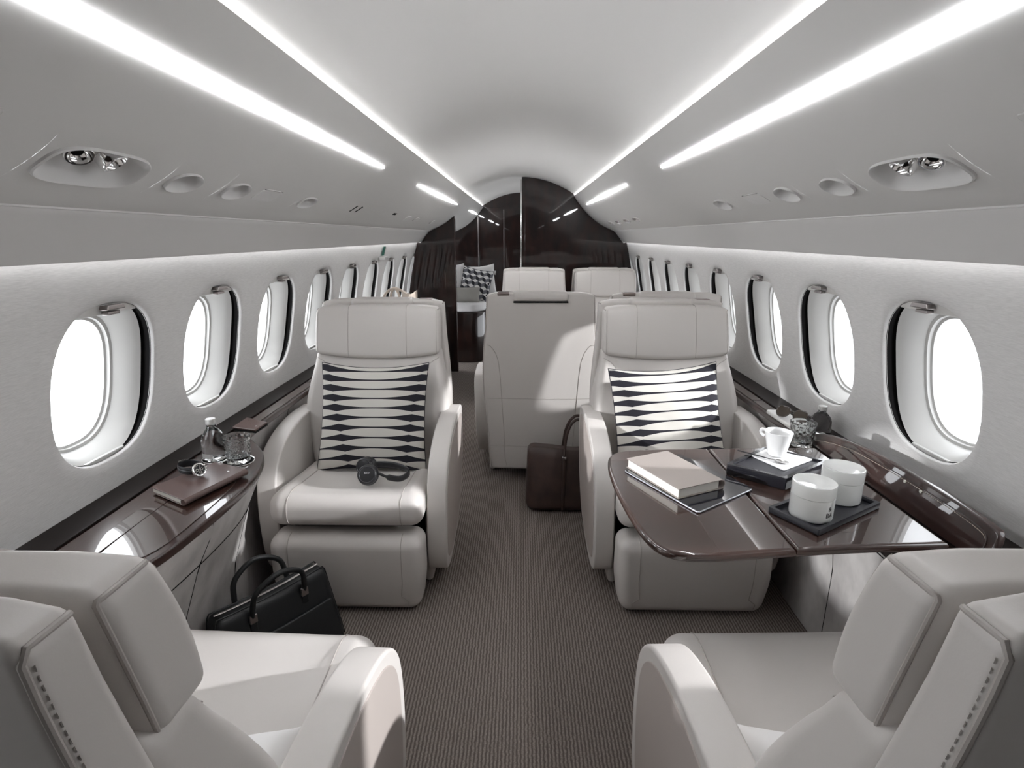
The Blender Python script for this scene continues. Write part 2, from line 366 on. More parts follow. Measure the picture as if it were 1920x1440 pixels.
# window units (one built per side, then copied along the row)
def make_window(s):
    X = lambda z, d: s * (wx(z) + d)
    def ring(hw, hh, d, ex=0.0): return [(X(z, d + ex * abs(y / hw) ** 1.3), y, z) for y, z in superellipse(hw, hh, cz=WZ)]
    mb = MB()
    mb.rings([ring(0.181, 0.2165, 0.030, 0.030), ring(0.180, 0.2165, 0.020, 0.020), ring(0.177, 0.214, 0.016, 0.018), ring(0.171, 0.210, 0.022, 0.018), ring(0.158, 0.202, 0.042, 0.008),
              ring(0.144, 0.190, 0.080, 0.003), ring(0.140, 0.186, 0.089), ring(0.1395, 0.1855, 0.0925), ring(0.131, 0.177, 0.094), ring(0.130, 0.176, 0.103), ring(0.1225, 0.169, 0.105), ring(0.1215, 0.168, 0.118)])
    w = struct(mb.build('window_1', M_FUN, sharp=50))
    mb = MB(); mb.rings([ring(WHW * 0.975, WHH * 0.975, 0.010), ring(WHW * 0.990, WHH * 0.990, 0.035, 0.032), ring(0.179, 0.2165, 0.033, 0.030)])
    mb.build('gasket', M_GAP, w)
    mb = MB(); mb.rings([ring(0.001, 0.001, 0.112), ring(0.06, 0.09, 0.112), ring(0.122, 0.1685, 0.112)]); mb.build('pane', M_PANE, w)
    mb = MB(); out = [p for p in superellipse(0.188, 0.2175, cz=WZ) if p[1] > 1.166]; out.sort()
    out = [(out[0][0] - 0.003, 1.166)] + out + [(out[-1][0] + 0.003, 1.166)]
    mb.slab(out, 0.012, 0.022, 0.003, tf=lambda p: (X(p[1], p[2]), p[0], p[1]))
    bl = mb.build('blind', M_SHADE, w)
    mb = MB(); mb.slab(rpoly([(-0.034, -0.006), (0.034, -0.006), (0.028, 0.006), (-0.028, 0.006)], 0.003), -0.012, 0.012, 0.002,
                       tf=lambda p: (X(1.184, p[2]), p[0], 1.184 + p[1]))
    mb.slab(rpoly([(-0.022, -0.005), (0.022, -0.005), (0.022, 0.004), (-0.022, 0.004)], 0.002), -0.006, 0.012, 0.002,
            tf=lambda p: (X(1.170, p[2]), p[0], 1.1695 + p[1]))
    mb.build('blind_handle', M_STEEL, bl)
    mb = MB(); out = [p for p in superellipse(0.186, 0.2165, cz=WZ) if p[1] < 0.774]; out.sort()
    out = [(out[0][0] - 0.003, 0.774)] + out + [(out[-1][0] + 0.003, 0.774)]
    mb.slab(out, 0.014, 0.026, 0.003, tf=lambda p: (X(p[1], p[2]), p[0], p[1])); mb.build('window_sill', M_FUN, w)
    return w
cnt = 0
for s in (-1, 1):
    w0 = make_window(s)
    for i, y in enumerate(WINY[s]):
        cnt += 1; w = dup(w0)
        if s > 0 and y < 0.5:      # unseen windows behind the camera, made opaque to cut light from the right
            for c_ in w.children:
                if c_.name.startswith('pane'): c_.data = c_.data.copy(); c_.data.materials[0] = M_SHADE
        if i == len(WINY[s]) - 1:
            for c_ in list(w0.children_recursive): bpy.data.objects.remove(c_)
            bpy.data.objects.remove(w0)
        w.location = (0, y, 0); w.name = 'window_%d' % cnt
# crown of the ceiling
def crown(x): return 1.91 - 0.195 * (x / 0.56) ** 2
mb = MB(); xs = [-0.60 + 1.2 * i / 40 for i in range(41)]; ysr = [Y0 + (Y1 - Y0) * i / 6 for i in range(7)]
mb.rings([[(x, y, crown(x)) for x in xs] for y in ysr], close=False); struct(mb.build('ceiling', M_CROWN))
PROF = spline([(0.50, 1.735), (0.562, 1.652), (0.637, 1.572), (0.74, 1.490), (0.845, 1.436), (0.895, 1.415)], 10)
PL = [0.0]
for a, b_ in zip(PROF, PROF[1:]): PL.append(PL[-1] + math.dist(a, b_))
LTOT = PL[-1]
def prof(v):
    v = max(0, min(LTOT, v))
    for i in range(len(PL) - 1):
        if v <= PL[i + 1] + 1e-9:
            t = (v - PL[i]) / (PL[i + 1] - PL[i]); p = Vector(PROF[i]).lerp(Vector(PROF[i + 1]), t); tt = (Vector(PROF[i + 1]) - Vector(PROF[i])).normalized(); return p, Vector((-tt.y, tt.x)) * (1 if True else 1)
def cfn(s):      # (y, v, depth outward)
    def f(u, v, d):
        p, n = prof(v)
        if n.y < 0: n = -n
        return (s * (p.x + n.x * d), u, p.y + n.y * d)
    return f
def v_at_x(x): return next(PL[i] for i in range(len(PROF)) if PROF[i][0] >= x)
VC = v_at_x(0.755); VS = v_at_x(0.574); HB = 0.062     # row of units, light slots
UNITS = {-1: [(1.045, 'big'), (1.312, 'oval'), (1.548, 'oval'), (1.735, 'grille'), (2.055, 'small')],
         1: [(1.150, 'big'), (1.430, 'oval'), (1.690, 'oval'), (1.910, 'grille'), (2.215, 'small')]}
SHP = {'big': (0.118, 0.050, 3.2), 'oval': (0.056, 0.034, 2.2), 'small': (0.062, 0.030, 2.6)}
for s, tn in ((-1, 'trim_1'), (1, 'trim_2')):
    f = cfn(s); mb = MB()
    def grid(u0, u1, v0, v1, nu=1, nv=6):
        mb.rings([[f(u0 + (u1 - u0) * i / nu, v0 + (v1 - v0) * j / nv, 0) for j in range(nv + 1)] for i in range(nu + 1)], close=False)
    grid(Y0, Y1, 0, VC - HB, 1, 16); grid(Y0, Y1, VC + HB, LTOT, 1, 8)
    u = Y0
    for (y, kd) in UNITS[s]:
        if kd == 'grille': continue
        hw, hh, e = SHP[kd]; c0, c1 = y - hw - 0.02, y + hw + 0.02
        grid(u, c0, VC - HB, VC + HB)
        holed_cell(mb, f, c0, c1, VC - HB, VC + HB, superellipse(hw, hh, cy=y, cz=VC, e=e), bands=2, lip=[(0.995, 0.004)]); u = c1
    grid(u, Y1, VC - HB, VC + HB)
    # lip behind the cove
    for y0_, y1_ in ((Y0, Y1),):
        pts = [(0.50, 1.735), (0.506, 1.738), (0.514, 1.732), (0.520, 1.712), (0.60, 1.672), (0.625, 1.735)]
        mb.rings([[(s * x, y0_, z) for x, z in pts], [(s * x, y1_, z) for x, z in pts]], close=False)
    struct(mb.build(tn, M_CEIL, sharp=30))
    # valance under the fold, returning up to the wall
    mb = MB(); pts = [(0.895, 1.4155), (0.8955, 1.4115), (0.899, 1.4105)] + spline([(0.903, 1.405), (0.948, 1.357), (0.988, 1.307)], 5) + [(0.991, 1.304), (0.996, 1.304), (0.999, 1.309), (0.999, 1.335), (1.012, 1.352)]
    mb.rings([[(s * x, Y0, z) for x, z in pts], [(s * x, Y1, z) for x, z in pts]], close=False)
    struct(mb.build('trim_%d' % (3 if s < 0 else 4), M_VAL, sharp=30))
# light strips hidden in the coves and behind the valances
for s, side in ((-1, 'left'), (1, 'right')):
    mb = MB(); mb.box(min(s * 0.530, s * 0.552), max(s * 0.530, s * 0.552), 0.90, Y1 - 0.02, 1.7085, 1.7155)
    o = mb.build('cove_light', M_LED); o['label'] = 'thin white glowing line along the %s edge of the ceiling crown' % side; o['category'] = 'light strip'
    mb = MB(); mb.box(min(s * 1.001, s * 1.005), max(s * 1.001, s * 1.005), 0.3 if s < 0 else -0.6, Y1 - 0.02, 1.322, 1.334)
    o = mb.build('wall_wash_light', M_LEDW); o['label'] = 'white light line under the valance above the %s window row' % side; o['category'] = 'light strip'
    f = cfn(s)
    spans = [(0.67, 2.46, 'long white lens-tipped ceiling light nearest the camera on the %s overhead panel'), (3.22, 5.2, 'short white pointed ceiling light near the dark partition on the %s')]
    if s < 0: spans.append((6.3, 7.5, 'small white light sliver on the %s beyond the dark partition'))
    for a, b_, lab in spans:
        N = 40; top, bot = [], []
        for i in range(N + 1):
            t = i / N; y = a + (b_ - a) * t; dd = min(y - a, b_ - y); w = (0.0110 if a < 1 else 0.0135) * min(1, ((max(dd, 0) if (y > a + 0.7 or a > 1) else 0.9) / 0.95)) ** 0.6 + 0.0004
            top.append((y, VS - w)); bot.append((y, VS + w))
        mb = MB(); mb.slab(top + bot[::-1], -0.003, 0.004, 0.001, k=1, tf=lambda p: f(p[0], p[1], p[2]))
        o = mb.build('ceiling_light', M_LIGHT); o['label'] = lab % side; o['category'] = 'ceiling light'; o['group'] = 'flush ceiling lights'
# overhead units
for s, side in ((-1, 'left'), (1, 'right')):
    f = cfn(s); nov = 0
    for (y, kd) in UNITS[s]:
        base = Vector(f(y, VC, 0))
        g = lambda u, v, d: tuple(Vector(f(u, v, d)) - base)
        if kd == 'grille':
            t = thing('speaker_grille', 'flat perforated oblong speaker cover flush in the %s overhead panel' % side, 'speaker grille', base, group='overhead speaker grilles')
            out = superellipse(0.070, 0.030, cy=y, cz=VC, e=4)
            mb = MB(); mb.slab(out, -0.0015, 0.002, 0.0012, tf=lambda p: g(*p)); mb.build('cover', M_VAL, t)
            mb = MB()
            for k in range(16):
                yy = y - 0.060 + k * 0.008; h = 0.0008
                mb.slab([(yy - h, VC - 0.0285), (yy + h, VC - 0.0285), (yy + h, VC - 0.0265), (yy - h, VC - 0.0265)], -0.002, 0, 0.0002, k=1, tf=lambda p: g(*p))
            mb.build('perforation', M_GAP, t); continue
        hw, hh, e = SHP[kd]
        if kd == 'oval':
            nov += 1
            lab = 'shallow oval recess in the %s overhead panel, %s' % (side, 'next to the large twin-lamp recess' if nov == 1 else 'beside the speaker grille'); nm, cat = 'air_outlet', 'air outlet'
        elif kd == 'big': lab = 'large rounded recess with two chrome swivel lamps in the %s overhead panel' % side; nm, cat = 'reading_light', 'reading light'
        else: lab = 'small recess with a chrome nozzle in the %s overhead panel past the speaker grille' % side; nm, cat = 'air_nozzle', 'air nozzle'
        t = thing(nm, lab, cat, base); ho = superellipse(hw, hh, cy=y, cz=VC, e=e); mb = MB()
        def rg(sc, d, tl=0.0): return [g(y + (a - y) * sc, VC + (b_ - VC) * sc - tl, d) for a, b_ in ho]
        mb.rings([rg(1.035, 0.0005), rg(1.03, -0.004), rg(1.0, -0.006), rg(0.965, -0.004), rg(0.93, 0.003), rg(0.86, 0.018, 0.002), rg(0.7, 0.032, 0.006), rg(0.4, 0.040, 0.009), rg(0.01, 0.042, 0.01)])
        mb.build('bezel', M_VAL, t)
        def lamp(nm_, u, v, r, h, d, tilt):
            p0 = Vector(g(u, v, d)); ax = (Vector(g(u, v, d - 1)) - p0).normalized(); ax = (ax + Vector((0, tilt, 0))).normalized()
            q = ax.to_track_quat('Z', 'Y').to_matrix(); mb = MB()
            P = [(0.001, h * 0.55), (r * 0.35, h * 0.55), (r * 0.72, h * 0.80), (r * 0.80, h), (r * 0.93, h), (r, h * 0.93), (r, h * 0.35), (r * 0.9, 0.3 * h), (r * 0.9, -0.01)]
            mb.lathe(P, n=28); 
            for vv in mb.bm.verts: vv.co = q @ vv.co + p0
            o = mb.build(nm_, M_CHROME, t)
            mb = MB(); mb.lathe([(0.0005, h * 0.60), (r * 0.7, h * 0.60), (r * 0.7, h * 0.5)], n=20)
            for vv in mb.bm.verts: vv.co = q @ vv.co + p0
            mb.build('lens', M_SHADE if nm_ == 'lamp' else M_GAP, o)
        if kd == 'big':
            lamp('lamp', y + 0.030, VC - 0.018, 0.026, 0.034, 0.036, 0.15); lamp('nozzle', y - 0.038, VC - 0.016, 0.023, 0.026, 0.032, -0.35)
        elif kd == 'small': lamp('nozzle', y - 0.006, VC - 0.010, 0.017, 0.020, 0.028, 0.1)
        else:
            mb = MB(); mb.slab(superellipse(0.016, 0.005, cy=y + 0.01, cz=VC - 0.024, e=2.2), 0.010, 0.014, 0.001, tf=lambda p: g(*p)); mb.build('slot', M_GAP, t)
    # small far units near the partition
    if s > 0:
        for k, yy in enumerate((3.9, 4.25, 4.62, 4.98)):
            base = Vector(f(yy, VC, 0)); t = thing('air_nozzle', 'small slot-like vent of the far cluster on the right overhead panel before the partition', 'air nozzle', base, group='far right overhead vents')
            g = lambda u, v, d: tuple(Vector(f(u, v, d)) - base); ho = superellipse(0.085, 0.028, cy=yy, cz=VC + 0.01, e=2.4); mb = MB()
            def rg2(sc, d): return [g(yy + (a - yy) * sc, VC + 0.01 + (b_ - VC - 0.01) * sc, d) for a, b_ in ho]
            mb.rings([rg2(1.0, 0.001), rg2(0.98, -0.006), rg2(0.9, -0.007), rg2(0.85, -0.002), rg2(0.01, -0.001)]); mb.build('bezel', M_VAL, t)
            mb = MB(); mb.slab(superellipse(0.03, 0.010, cy=yy, cz=VC - 0.002), -0.012, -0.002, 0.002, tf=lambda p: g(*p)); mb.build('nozzle', M_STEEL, t)
    else:
        for yy in (2.60, 2.68):
            mb = MB(); mb.slab([(yy - 0.006, VC - 0.030), (yy + 0.006, VC - 0.030), (yy + 0.006, VC + 0.015), (yy - 0.006, VC + 0.015)], -0.002, 0.001, 0.0005, k=1, tf=lambda p: f(*p))
            o = mb.build('vent_slot', M_GAP); o['label'] = 'narrow dark slot of the pair in the left overhead panel'; o['category'] = 'vent'; o['group'] = 'paired slots in the left overhead panel'
        mb = MB(); mb.slab([(3.35, VC - 0.012), (3.42, VC - 0.012), (3.42, VC - 0.028), (3.35, VC - 0.028)], -0.002, 0.001, 0.0005, k=1, tf=lambda p: f(*p))
        o = mb.build('ceiling_sensor', M_GAP); o['label'] = 'tiny dark rectangular sensor on the left overhead panel'; o['category'] = 'sensor'
        for k, yy in enumerate((3.85, 4.15, 4.9)):
            mb = MB(); mb.slab(superellipse(0.075, 0.025, cy=yy, cz=VC, e=2.6), -0.005, 0.001, 0.002, tf=lambda p: f(*p))
            o = mb.build('air_outlet', M_VAL); o['label'] = 'low oblong far outlet cover on the left overhead panel before the partition'; o['category'] = 'air outlet'; o['group'] = 'far left overhead outlets'
    # access panel nearest the camera: a fine raised plate
    y0_ = 0.30 if s < 0 else 0.36
    mb = MB(); mb.slab(rpoly([(y0_, VC - 0.085), (y0_ + 0.50, VC - 0.085), (y0_ + 0.50, VC + 0.06), (y0_, VC + 0.06)], 0.006), -0.002, 0.001, 0.001, tf=lambda p: f(*p))
    o = mb.build('access_panel', M_CEIL); o['label'] = 'flat square-cornered access plate in the %s overhead panel nearest the camera' % side; o['category'] = 'access panel'

# partitions and rear bulkhead
def sec(x):                                    # ceiling height at |x|
    x = abs(x)
    if x <= 0.50: return crown(x)
    if x <= 0.895:
        for (a, b_) in zip(PROF, PROF[1:]):
            if x <= b_[0]: return a[1] + (b_[1] - a[1]) * (x - a[0]) / (b_[0] - a[0])
    return sinterp([(0.895, 1.413), (0.95, 1.355), (0.99, 1.304), (1.0, 1.304)], x)
def partition(name, x0, x1, y, t, m, lab, cat):
    s = 1 if x1 > 0 else -1; out = [(x0, 0.002)]
    N = 40
    for i in range(N + 1):
        x = x0 + (s * 0.99 - x0) * i / N; out.append((x, sec(x) - 0.004))
    for z in (1.304, 1.2, 1.1, 1.0, 0.9, 0.785, 0.668): out.append((s * (wx(z) - 0.004), z))
    out += [(s * 1.14, 0.55), (s * 1.14, 0.002)]
    mb = MB(); mb.slab(out, 0, t, 0.004, tf=lambda p: (p[0], y + p[2], p[1])); o = mb.build(name, m, sharp=30); return o
p = partition('wall_partition_right', 0.0, 1.0, YP, 0.03, M_VENB, '', ''); struct(p)
mb = MB(); mb.box(-0.012, 0.001, YP - 0.004, YP + 0.034, 0.003, 1.885, 0.003); mb.build('edge_strip', M_CHROME, p)
mb = MB(); mb.box(0.030, 0.034, YP - 0.003, YP + 0.001, 0.003, 1.885); mb.build('edge_strip', M_VEN, p)
p = partition('wall_partition_left', -0.655, -1.0, YP, 0.05, M_VENB, '', ''); struct(p)
mb = MB(); mb.box(-0.660, -0.650, YP - 0.006, YP + 0.056, 0.003, 1.53, 0.003); mb.build('edge_strip', M_VEN, p)
mb = MB(); mb.slab([(-1.16, 0), (1.16, 0), (1.16, 1.95), (-1.16, 1.95)], 0, 0.03, tf=lambda p: (p[0], Y1 + p[2], p[1])); bk = struct(mb.build('wall_back', M_VENB))
mb = MB(); mb.slab([(-1.16, 0), (1.16, 0), (1.16, 1.95), (-1.16, 1.95)], 0, 0.03, tf=lambda p: (p[0], Y0 - p[2], p[1])); struct(mb.build('wall_front', M_VENB))
# flush door in the bulkhead with its frame strips and latch
mb = MB(); mb.slab(rpoly([(-0.56, 0.02), (0.10, 0.02), (0.10, 1.72), (-0.56, 1.72)], 0.02), 0, 0.012, 0.003, tf=lambda p: (p[0], Y1 - 0.012 + p[2], p[1])); dr = struct(mb.build('door_1', M_VENB))
mb = MB()
for xx in (-0.575, -0.235, 0.115): mb.box(xx - 0.004, xx + 0.004, Y1 - 0.016, Y1, 0.02, 1.70)
mb.build('door_trim', M_STEEL, dr)
mb = MB(); mb.box(-0.40, -0.345, Y1 - 0.022, Y1 - 0.010, 0.86, 0.915, 0.004); mb.build('door_handle', M_CHROME, dr)

# ================================================================ side ledges (consoles)
def ledge(s, side, edge):
    t = thing('side_ledge', 'long glossy dark veneer ledge with grey side panels under the %s windows' % side, 'side ledge', (0, 0, 0))
    out = [(s * 1.149, Y0)] + [(s * x, y) for x, y in edge] + [(s * 1.149, 5.595)]
    mb = MB(); mb.slab(out, 0.640, 0.665, 0.005, k=4); mb.build('ledge_top', M_VEN, t)
    # grey side panel, leaning in towards the floor
    E_ = edge; N = len(E_); rings = []
    for z, ins, base in ((0.641, 0.016, 1.0), (0.60, 0.024, 1.0), (0.50, 0.05, 0.85), (0.30, 0.085, 0.55), (0.0, 0.10, 0.25)):
        rings.append([(s * ((x + ins) * base + (0.985 + (0.02 if z > 0.3 else 0.03)) * (1 - base)), y, z) for x, y in E_])
    mb = MB(); mb.rings(rings, close=False); pn = mb.build('side_panel', M_STONE, t)
    def at(k, z):
        zs = [0.641, 0.60, 0.50, 0.30, 0.0]
        for a in range(4):
            if z >= zs[a + 1]:
                u = (zs[a] - z) / (zs[a] - zs[a + 1]); p, q = Vector(rings[a][k]), Vector(rings[a + 1][k]); return p.lerp(q, u)
    mb = MB(); mb.tube([at(k, 0.505) for k in range(N)], 0.0022, n=5)
    for yt in ((1.30, 1.62, 2.6, 3.7, 4.8) if s < 0 else (1.28, 1.62, 2.6, 3.7, 4.8)):
        k = min(range(N), key=lambda q: abs(E_[q][1] - yt) - (5 if E_[q][0] < 0.98 and abs(E_[q][1] - yt) < 0.2 else 0)); mb.tube([at(k, 0.63 - 0.63 * q / 12) for q in range(13)], 0.0014, n=5)
    mb.build('panel_seam', M_GAP, pn)
    # black strip against the wall and raised lids
    mb = MB(); mb.slab([(s * 1.149, Y0), (s * 1.062, Y0), (s * 1.062, 5.59), (s * 1.149, 5.59)], 0.6655, 0.672, 0.002); mb.build('wall_strip', M_STRIP, t)
    return t
EL = [(0.985, Y0), (0.985, 0.88)] + spline([(0.985, 0.93), (0.93, 0.985), (0.845, 1.02), (0.812, 1.09), (0.797, 1.22), (0.790, 1.36), (0.793, 1.48), (0.808, 1.58), (0.840, 1.68), (0.885, 1.755), (0.94, 1.82), (0.985, 1.875), (0.998, 1.95)], 5) + [(1.0, 2.3), (1.0, 3.0), (1.0, 4.2), (1.0, 5.595)]
tl = ledge(-1, 'left', EL)
ER = [(0.985, Y0), (0.985, 0.95), (0.955, 1.02), (0.95, 1.1), (0.95, 1.28), (0.95, 1.5), (0.95, 1.62), (0.95, 1.80), (0.965, 1.87), (1.0, 1.96), (1.0, 2.3), (1.0, 2.75), (1.10, 2.80), (1.11, 3.0), (1.11, 4.2), (1.11, 5.595)]
tr_ = ledge(1, 'right', ER)
# satin lids set in the ledges, a fine gap around each
for (t, s, spans) in ((tl, -1, ((0.98, 1.47), (1.98, 2.62), (2.63, 3.6), (3.61, 4.6), (4.61, 5.5))), (tr_, 1, ((1.93, 2.34), (2.35, 2.74)))):
    for a, b_ in spans:
        x0 = 1.012 if a > 1.9 else 0.955
        mb = MB(); mb.slab(rpoly([(s * x0, a), (s * 1.055, a), (s * 1.055, b_), (s * x0, b_)], 0.004), 0.6652, 0.668, 0.001); mb.build('ledge_lid', M_VENT, t)
mb = MB(); mb.slab(spline([(-0.945, 1.04), (-0.945, 1.49), (-0.86, 1.51), (-0.825, 1.44), (-0.825, 1.15), (-0.87, 1.06)], 4, True), 0.6652, 0.6672, 0.0009); mb.build('ledge_lid', M_VENT, tl)
# double cup-holder ring by the left bottle
mb = MB()
for cx, cy, r in ((-0.982, 1.655, 0.043), (-0.900, 1.632, 0.047)):
    mb.tube([(cx + r * math.cos(a * PI / 20), cy + r * math.sin(a * PI / 20), 0.6665) for a in range(40)], 0.0022, n=8, closed=True)
mb.build('cup_ring', M_CHROME, tl)
mb = MB()
for cx, cy, r in ((-0.982, 1.655, 0.041), (-0.900, 1.632, 0.045)): mb.lathe([(0.0005, 0.6652), (r, 0.6652), (r, 0.6662), (0.0005, 0.6662)], (cx, cy, 0))
mb.build('cup_mat', M_GAP, tl)
# dark fascia under the right ledge edge, where the table stows
mb = MB(); mb.slab([(0.946, 0.98), (0.975, 0.98), (0.975, 1.86), (0.946, 1.86)], 0.555, 0.664, 0.003); mb.build('fascia', M_VENB, tr_)

# ================================================================ seats
def make_seat(label, loc, rz, tilt=0.0):
    t = thing('cabin_seat', label, 'seat', loc, rz, group='pale leather cabin seats')
    # local axes: +Y is where the sitter faces, Y=0 the cushion front, X right, Z up
    def onrb(size, r, fn, path):        # points of a path projected on a rounded box, then shaped
        out = []
        for p in path:
            h = [v / 2 for v in size]; q = Vector([max(-h[i] + r, min(h[i] - r, p[i])) for i in range(3)]); d = Vector(p) - q
            if d.length > 1e-9: d = q + d.normalized() * (r + 0.0006)
            else: d = Vector(p)
            out.append(fn(d))
        return out
    def cush(p):
        x, y, z = p; Y = y - 0.275; f = (z + 0.07) / 0.14; t_ = max(0, min(1, -Y / 0.55)); top = 0.462 - 0.070 * t_ ** 0.8
        bol = 0.016 * max(0, min(1, (abs(x) - 0.17) / 0.06)) * min(1, -Y / 0.08 if Y < 0 else 0)
        bot = 0.330 - 0.0 * t_
        yy = Y + 0.012 * math.sin(PI * min(1, max(0, f))) * (1 if Y > -0.08 else 0)
        return (x * (1 - 0.02 * t_), yy, bot + (top + bol - bot) * f)
    mb = MB(); mb.rbox((0.562, 0.55, 0.14), 0.052, cush, n=10, k=5); mb.mi = 1
    for sx in (-1, 1):
        path = [(sx * 0.205, -0.27 + 0.54 * i / 14, 0.0705) for i in range(15)] + [(sx * 0.205, 0.277, 0.07 - 0.14 * i / 8) for i in range(9)]
        mb.tube(onrb((0.562, 0.55, 0.14), 0.052, cush, path), 0.0018, n=6)
        path = [(sx * 0.262, -0.25 + 0.50 * i / 12, 0.0705) for i in range(13)] + [(sx * 0.262, 0.277, 0.07 - 0.13 * i / 8) for i in range(9)]
    mb.build('seat_cushion', [M_LEATH, M_PIPE], t)
    # leg rest
    def leg(p):
        x, y, z = p; f = (z + 0.155) / 0.31; w = 0.93 + 0.07 * min(1, f / 0.45)
        return (x * w, y - 0.035 + 0.010 * math.sin(PI * f) - 0.012 * (1 - f), 0.003 + 0.305 * f)
    mb = MB(); mb.rbox((0.562, 0.14, 0.31), 0.045, leg, n=8, k=5); mb.mi = 1
    for sx in (-1, 1):
        path = [(sx * 0.205, 0.0705 - 0.06 + 0.06 * i / 4, 0.1555) for i in range(5)] + [(sx * 0.205, 0.0705, 0.155 - 0.31 * i / 12) for i in range(13)] if sx > 9 else [(sx * 0.205, 0.02 + 0.05 * i / 4, 0.156) for i in range(5)] + [(sx * (0.205 + (0.03 if i > 10 else 0)), 0.071, 0.155 - 0.28 * i / 12) for i in range(13)]
        mb.tube(onrb((0.562, 0.14, 0.31), 0.045, leg, path), 0.0014, n=6)
    mb.build('leg_rest', [M_LEATH, M_PIPE], t)
    mb = MB(); mb.box(-0.24, 0.24, -0.45, -0.11, 0.05, 0.36, 0.02); mb.build('seat_base', M_GAP, t)
    # pedestal skirts, one per side
    for sx in (-1, 1):
        def sk(p): return (sx * 0.272 + p[0] + sx * 0.012 * (p[2] / 0.3), p[1] - 0.37, p[2] + 0.165)
        mb = MB(); mb.rbox((0.035, 0.42, 0.31), 0.016, sk, n=3, k=3); k_ = mb.build('side_skirt', M_LEATH, t)
    # backrest
    FRT = [(0.36, -0.460), (0.45, -0.474), (0.56, -0.496), (0.66, -0.525), (0.76, -0.566), (0.85, -0.612), (0.90, -0.640)]
    WID = [(0.36, 0.284), (0.45, 0.292), (0.58, 0.312), (0.66, 0.314), (0.74, 0.300), (0.82, 0.283), (0.90, 0.274)]
    BCK = [(0.08, -0.715), (0.30, -0.735), (0.55, -0.745), (0.75, -0.757), (0.92, -0.775), (1.075, -0.790)]
    WB = [(0.08, 0.262), (0.16, 0.280), (0.30, 0.286), (0.46, 0.300), (0.58, 0.308), (0.68, 0.308), (0.80, 0.300), (0.92, 0.288), (1.085, 0.280)]
    def pad(p):
        x, y, z = p; Z = 0.38 + (z + 0.26) / 0.52 * 0.505; w = sinterp(WID, Z) / 0.30; yf = sinterp(FRT, Z); yb = sinterp(BCK, Z) + 0.06
        f = (y + 0.06) / 0.12; side = max(0, (abs(x) - 0.18) / 0.12); ctr = 0.016 * side ** 1.5 - 0.006 * (1 - min(1, side))
        top = -0.022 * (1 - min(1, (abs(x) / 0.26) ** 2)) * max(0, (Z - 0.80) / 0.09)
        return (x * w, yb + (yf + ctr - yb) * f, Z + top)
    mb = MB(); mb.rbox((0.60, 0.12, 0.52), 0.035, pad, n=12, k=5); mb.mi = 1
    for sx in (-1, 1):
        path = [(sx * 0.299, 0.061, 0.215), (sx * 0.27, 0.061, 0.205), (sx * 0.245, 0.061, 0.19), (sx * 0.225, 0.061, 0.165), (sx * 0.212, 0.061, 0.12), (sx * 0.205, 0.061, 0.05), (sx * 0.203, 0.061, -0.05), (sx * 0.203, 0.061, -0.25)]
        path = spline(path, 5); mb.tube(onrb((0.60, 0.12, 0.52), 0.035, pad, path), 0.0014, n=6)
    mb.build('backrest', [M_LEATH, M_PIPE], t)
    # shell behind the pad
    def shell(p):
        x, y, z = p; Z = 0.075 + (z + 0.50) * 1.008; w = sinterp(WB, Z) / 0.30; yb = sinterp(BCK, Z)
        yf = (yb + 0.068) if Z < 0.86 else yb + 0.068 - 0.012 * (Z - 0.86) / 0.21
        f = (y + 0.035) / 0.07; bow = -0.012 * (1 - (x / 0.30) ** 2)
        return (x * w, yb + bow * (1 - f) + (yf - yb) * f, Z - 0.016 * (abs(x) / 0.30) ** 9 * max(0, (Z - 0.9) / 0.18))
    mb = MB(); mb.rbox((0.60, 0.07, 1.0), 0.015, shell, n=14, k=5); mb.mi = 1; sz = (0.60, 0.07, 1.0)
    def zz(Z): return Z - 0.575
    for sx in (-1, 1):
        path = spline([(sx * 0.285, -0.0355, zz(0.797)), (sx * 0.262, -0.0355, zz(0.79)), (sx * 0.228, -0.0355, zz(0.74)), (sx * 0.210, -0.0355, zz(0.66)), (sx * 0.203, -0.0355, zz(0.52)), (sx * 0.203, -0.0355, zz(0.30)), (sx * 0.203, -0.0355, zz(0.10))], 6)
        mb.tube(onrb(sz, 0.015, shell, path), 0.0016, n=6)
        path = [(sx * 0.2990, -0.034, zz(0.12 + 0.94 * i / 24)) for i in range(25)] + [(sx * 0.2990, -0.034 + 0.068 * i / 6, 0.499) for i in range(1, 7)]
        mb.tube(onrb(sz, 0.015, shell, path), 0.0032, n=8)
        for i in range(44): mb.tube(onrb(sz, 0.015, shell, [(sx * 0.3, -0.0245, zz(0.60 + 0.0105 * i + q)) for q in (0, 0.006)]), 0.0008, n=4)
    for Z in (0.50, 0.22):
        mb.tube(onrb(sz, 0.015, shell, [(-0.285 + 0.57 * i / 16, -0.0355, zz(Z)) for i in range(17)]), 0.0014, n=6)
    mb.build('back_shell', [M_LEATH, M_PIPE], t)
    # inner face of the gap between shell and headrest, then the headrest
    mb = MB(); mb.box(-0.235, 0.235, -0.722, -0.690, 0.80, 1.035, 0.008); mb.build('headrest_bracket', M_LEATH2, t)
    def head(p):
        x, y, z = p; f = (z + 0.105) / 0.21; Z = 0.860 + 0.205 * f; smile = -0.028 * (1 - (x / 0.28) ** 2) * (1 - f); wrap = 0.012 * (abs(x) / 0.28) ** 2
        yc = -0.640 - 0.044 * f; bulge = 0.010 * math.sin(PI * min(1, max(0, f)))
        return (x * (1.0 + 0.012 * (1 - f)), yc + y * (1.0 - 0.12 * f) + wrap + (bulge if y > 0 else 0), Z + smile - 0.020 * (abs(x) / 0.2725) ** 9 * max(0, f - 0.3))
    mb = MB(); mb.rbox((0.545, 0.092, 0.21), 0.022, head, n=10, k=5); mb.mi = 1; sz = (0.545, 0.092, 0.21)
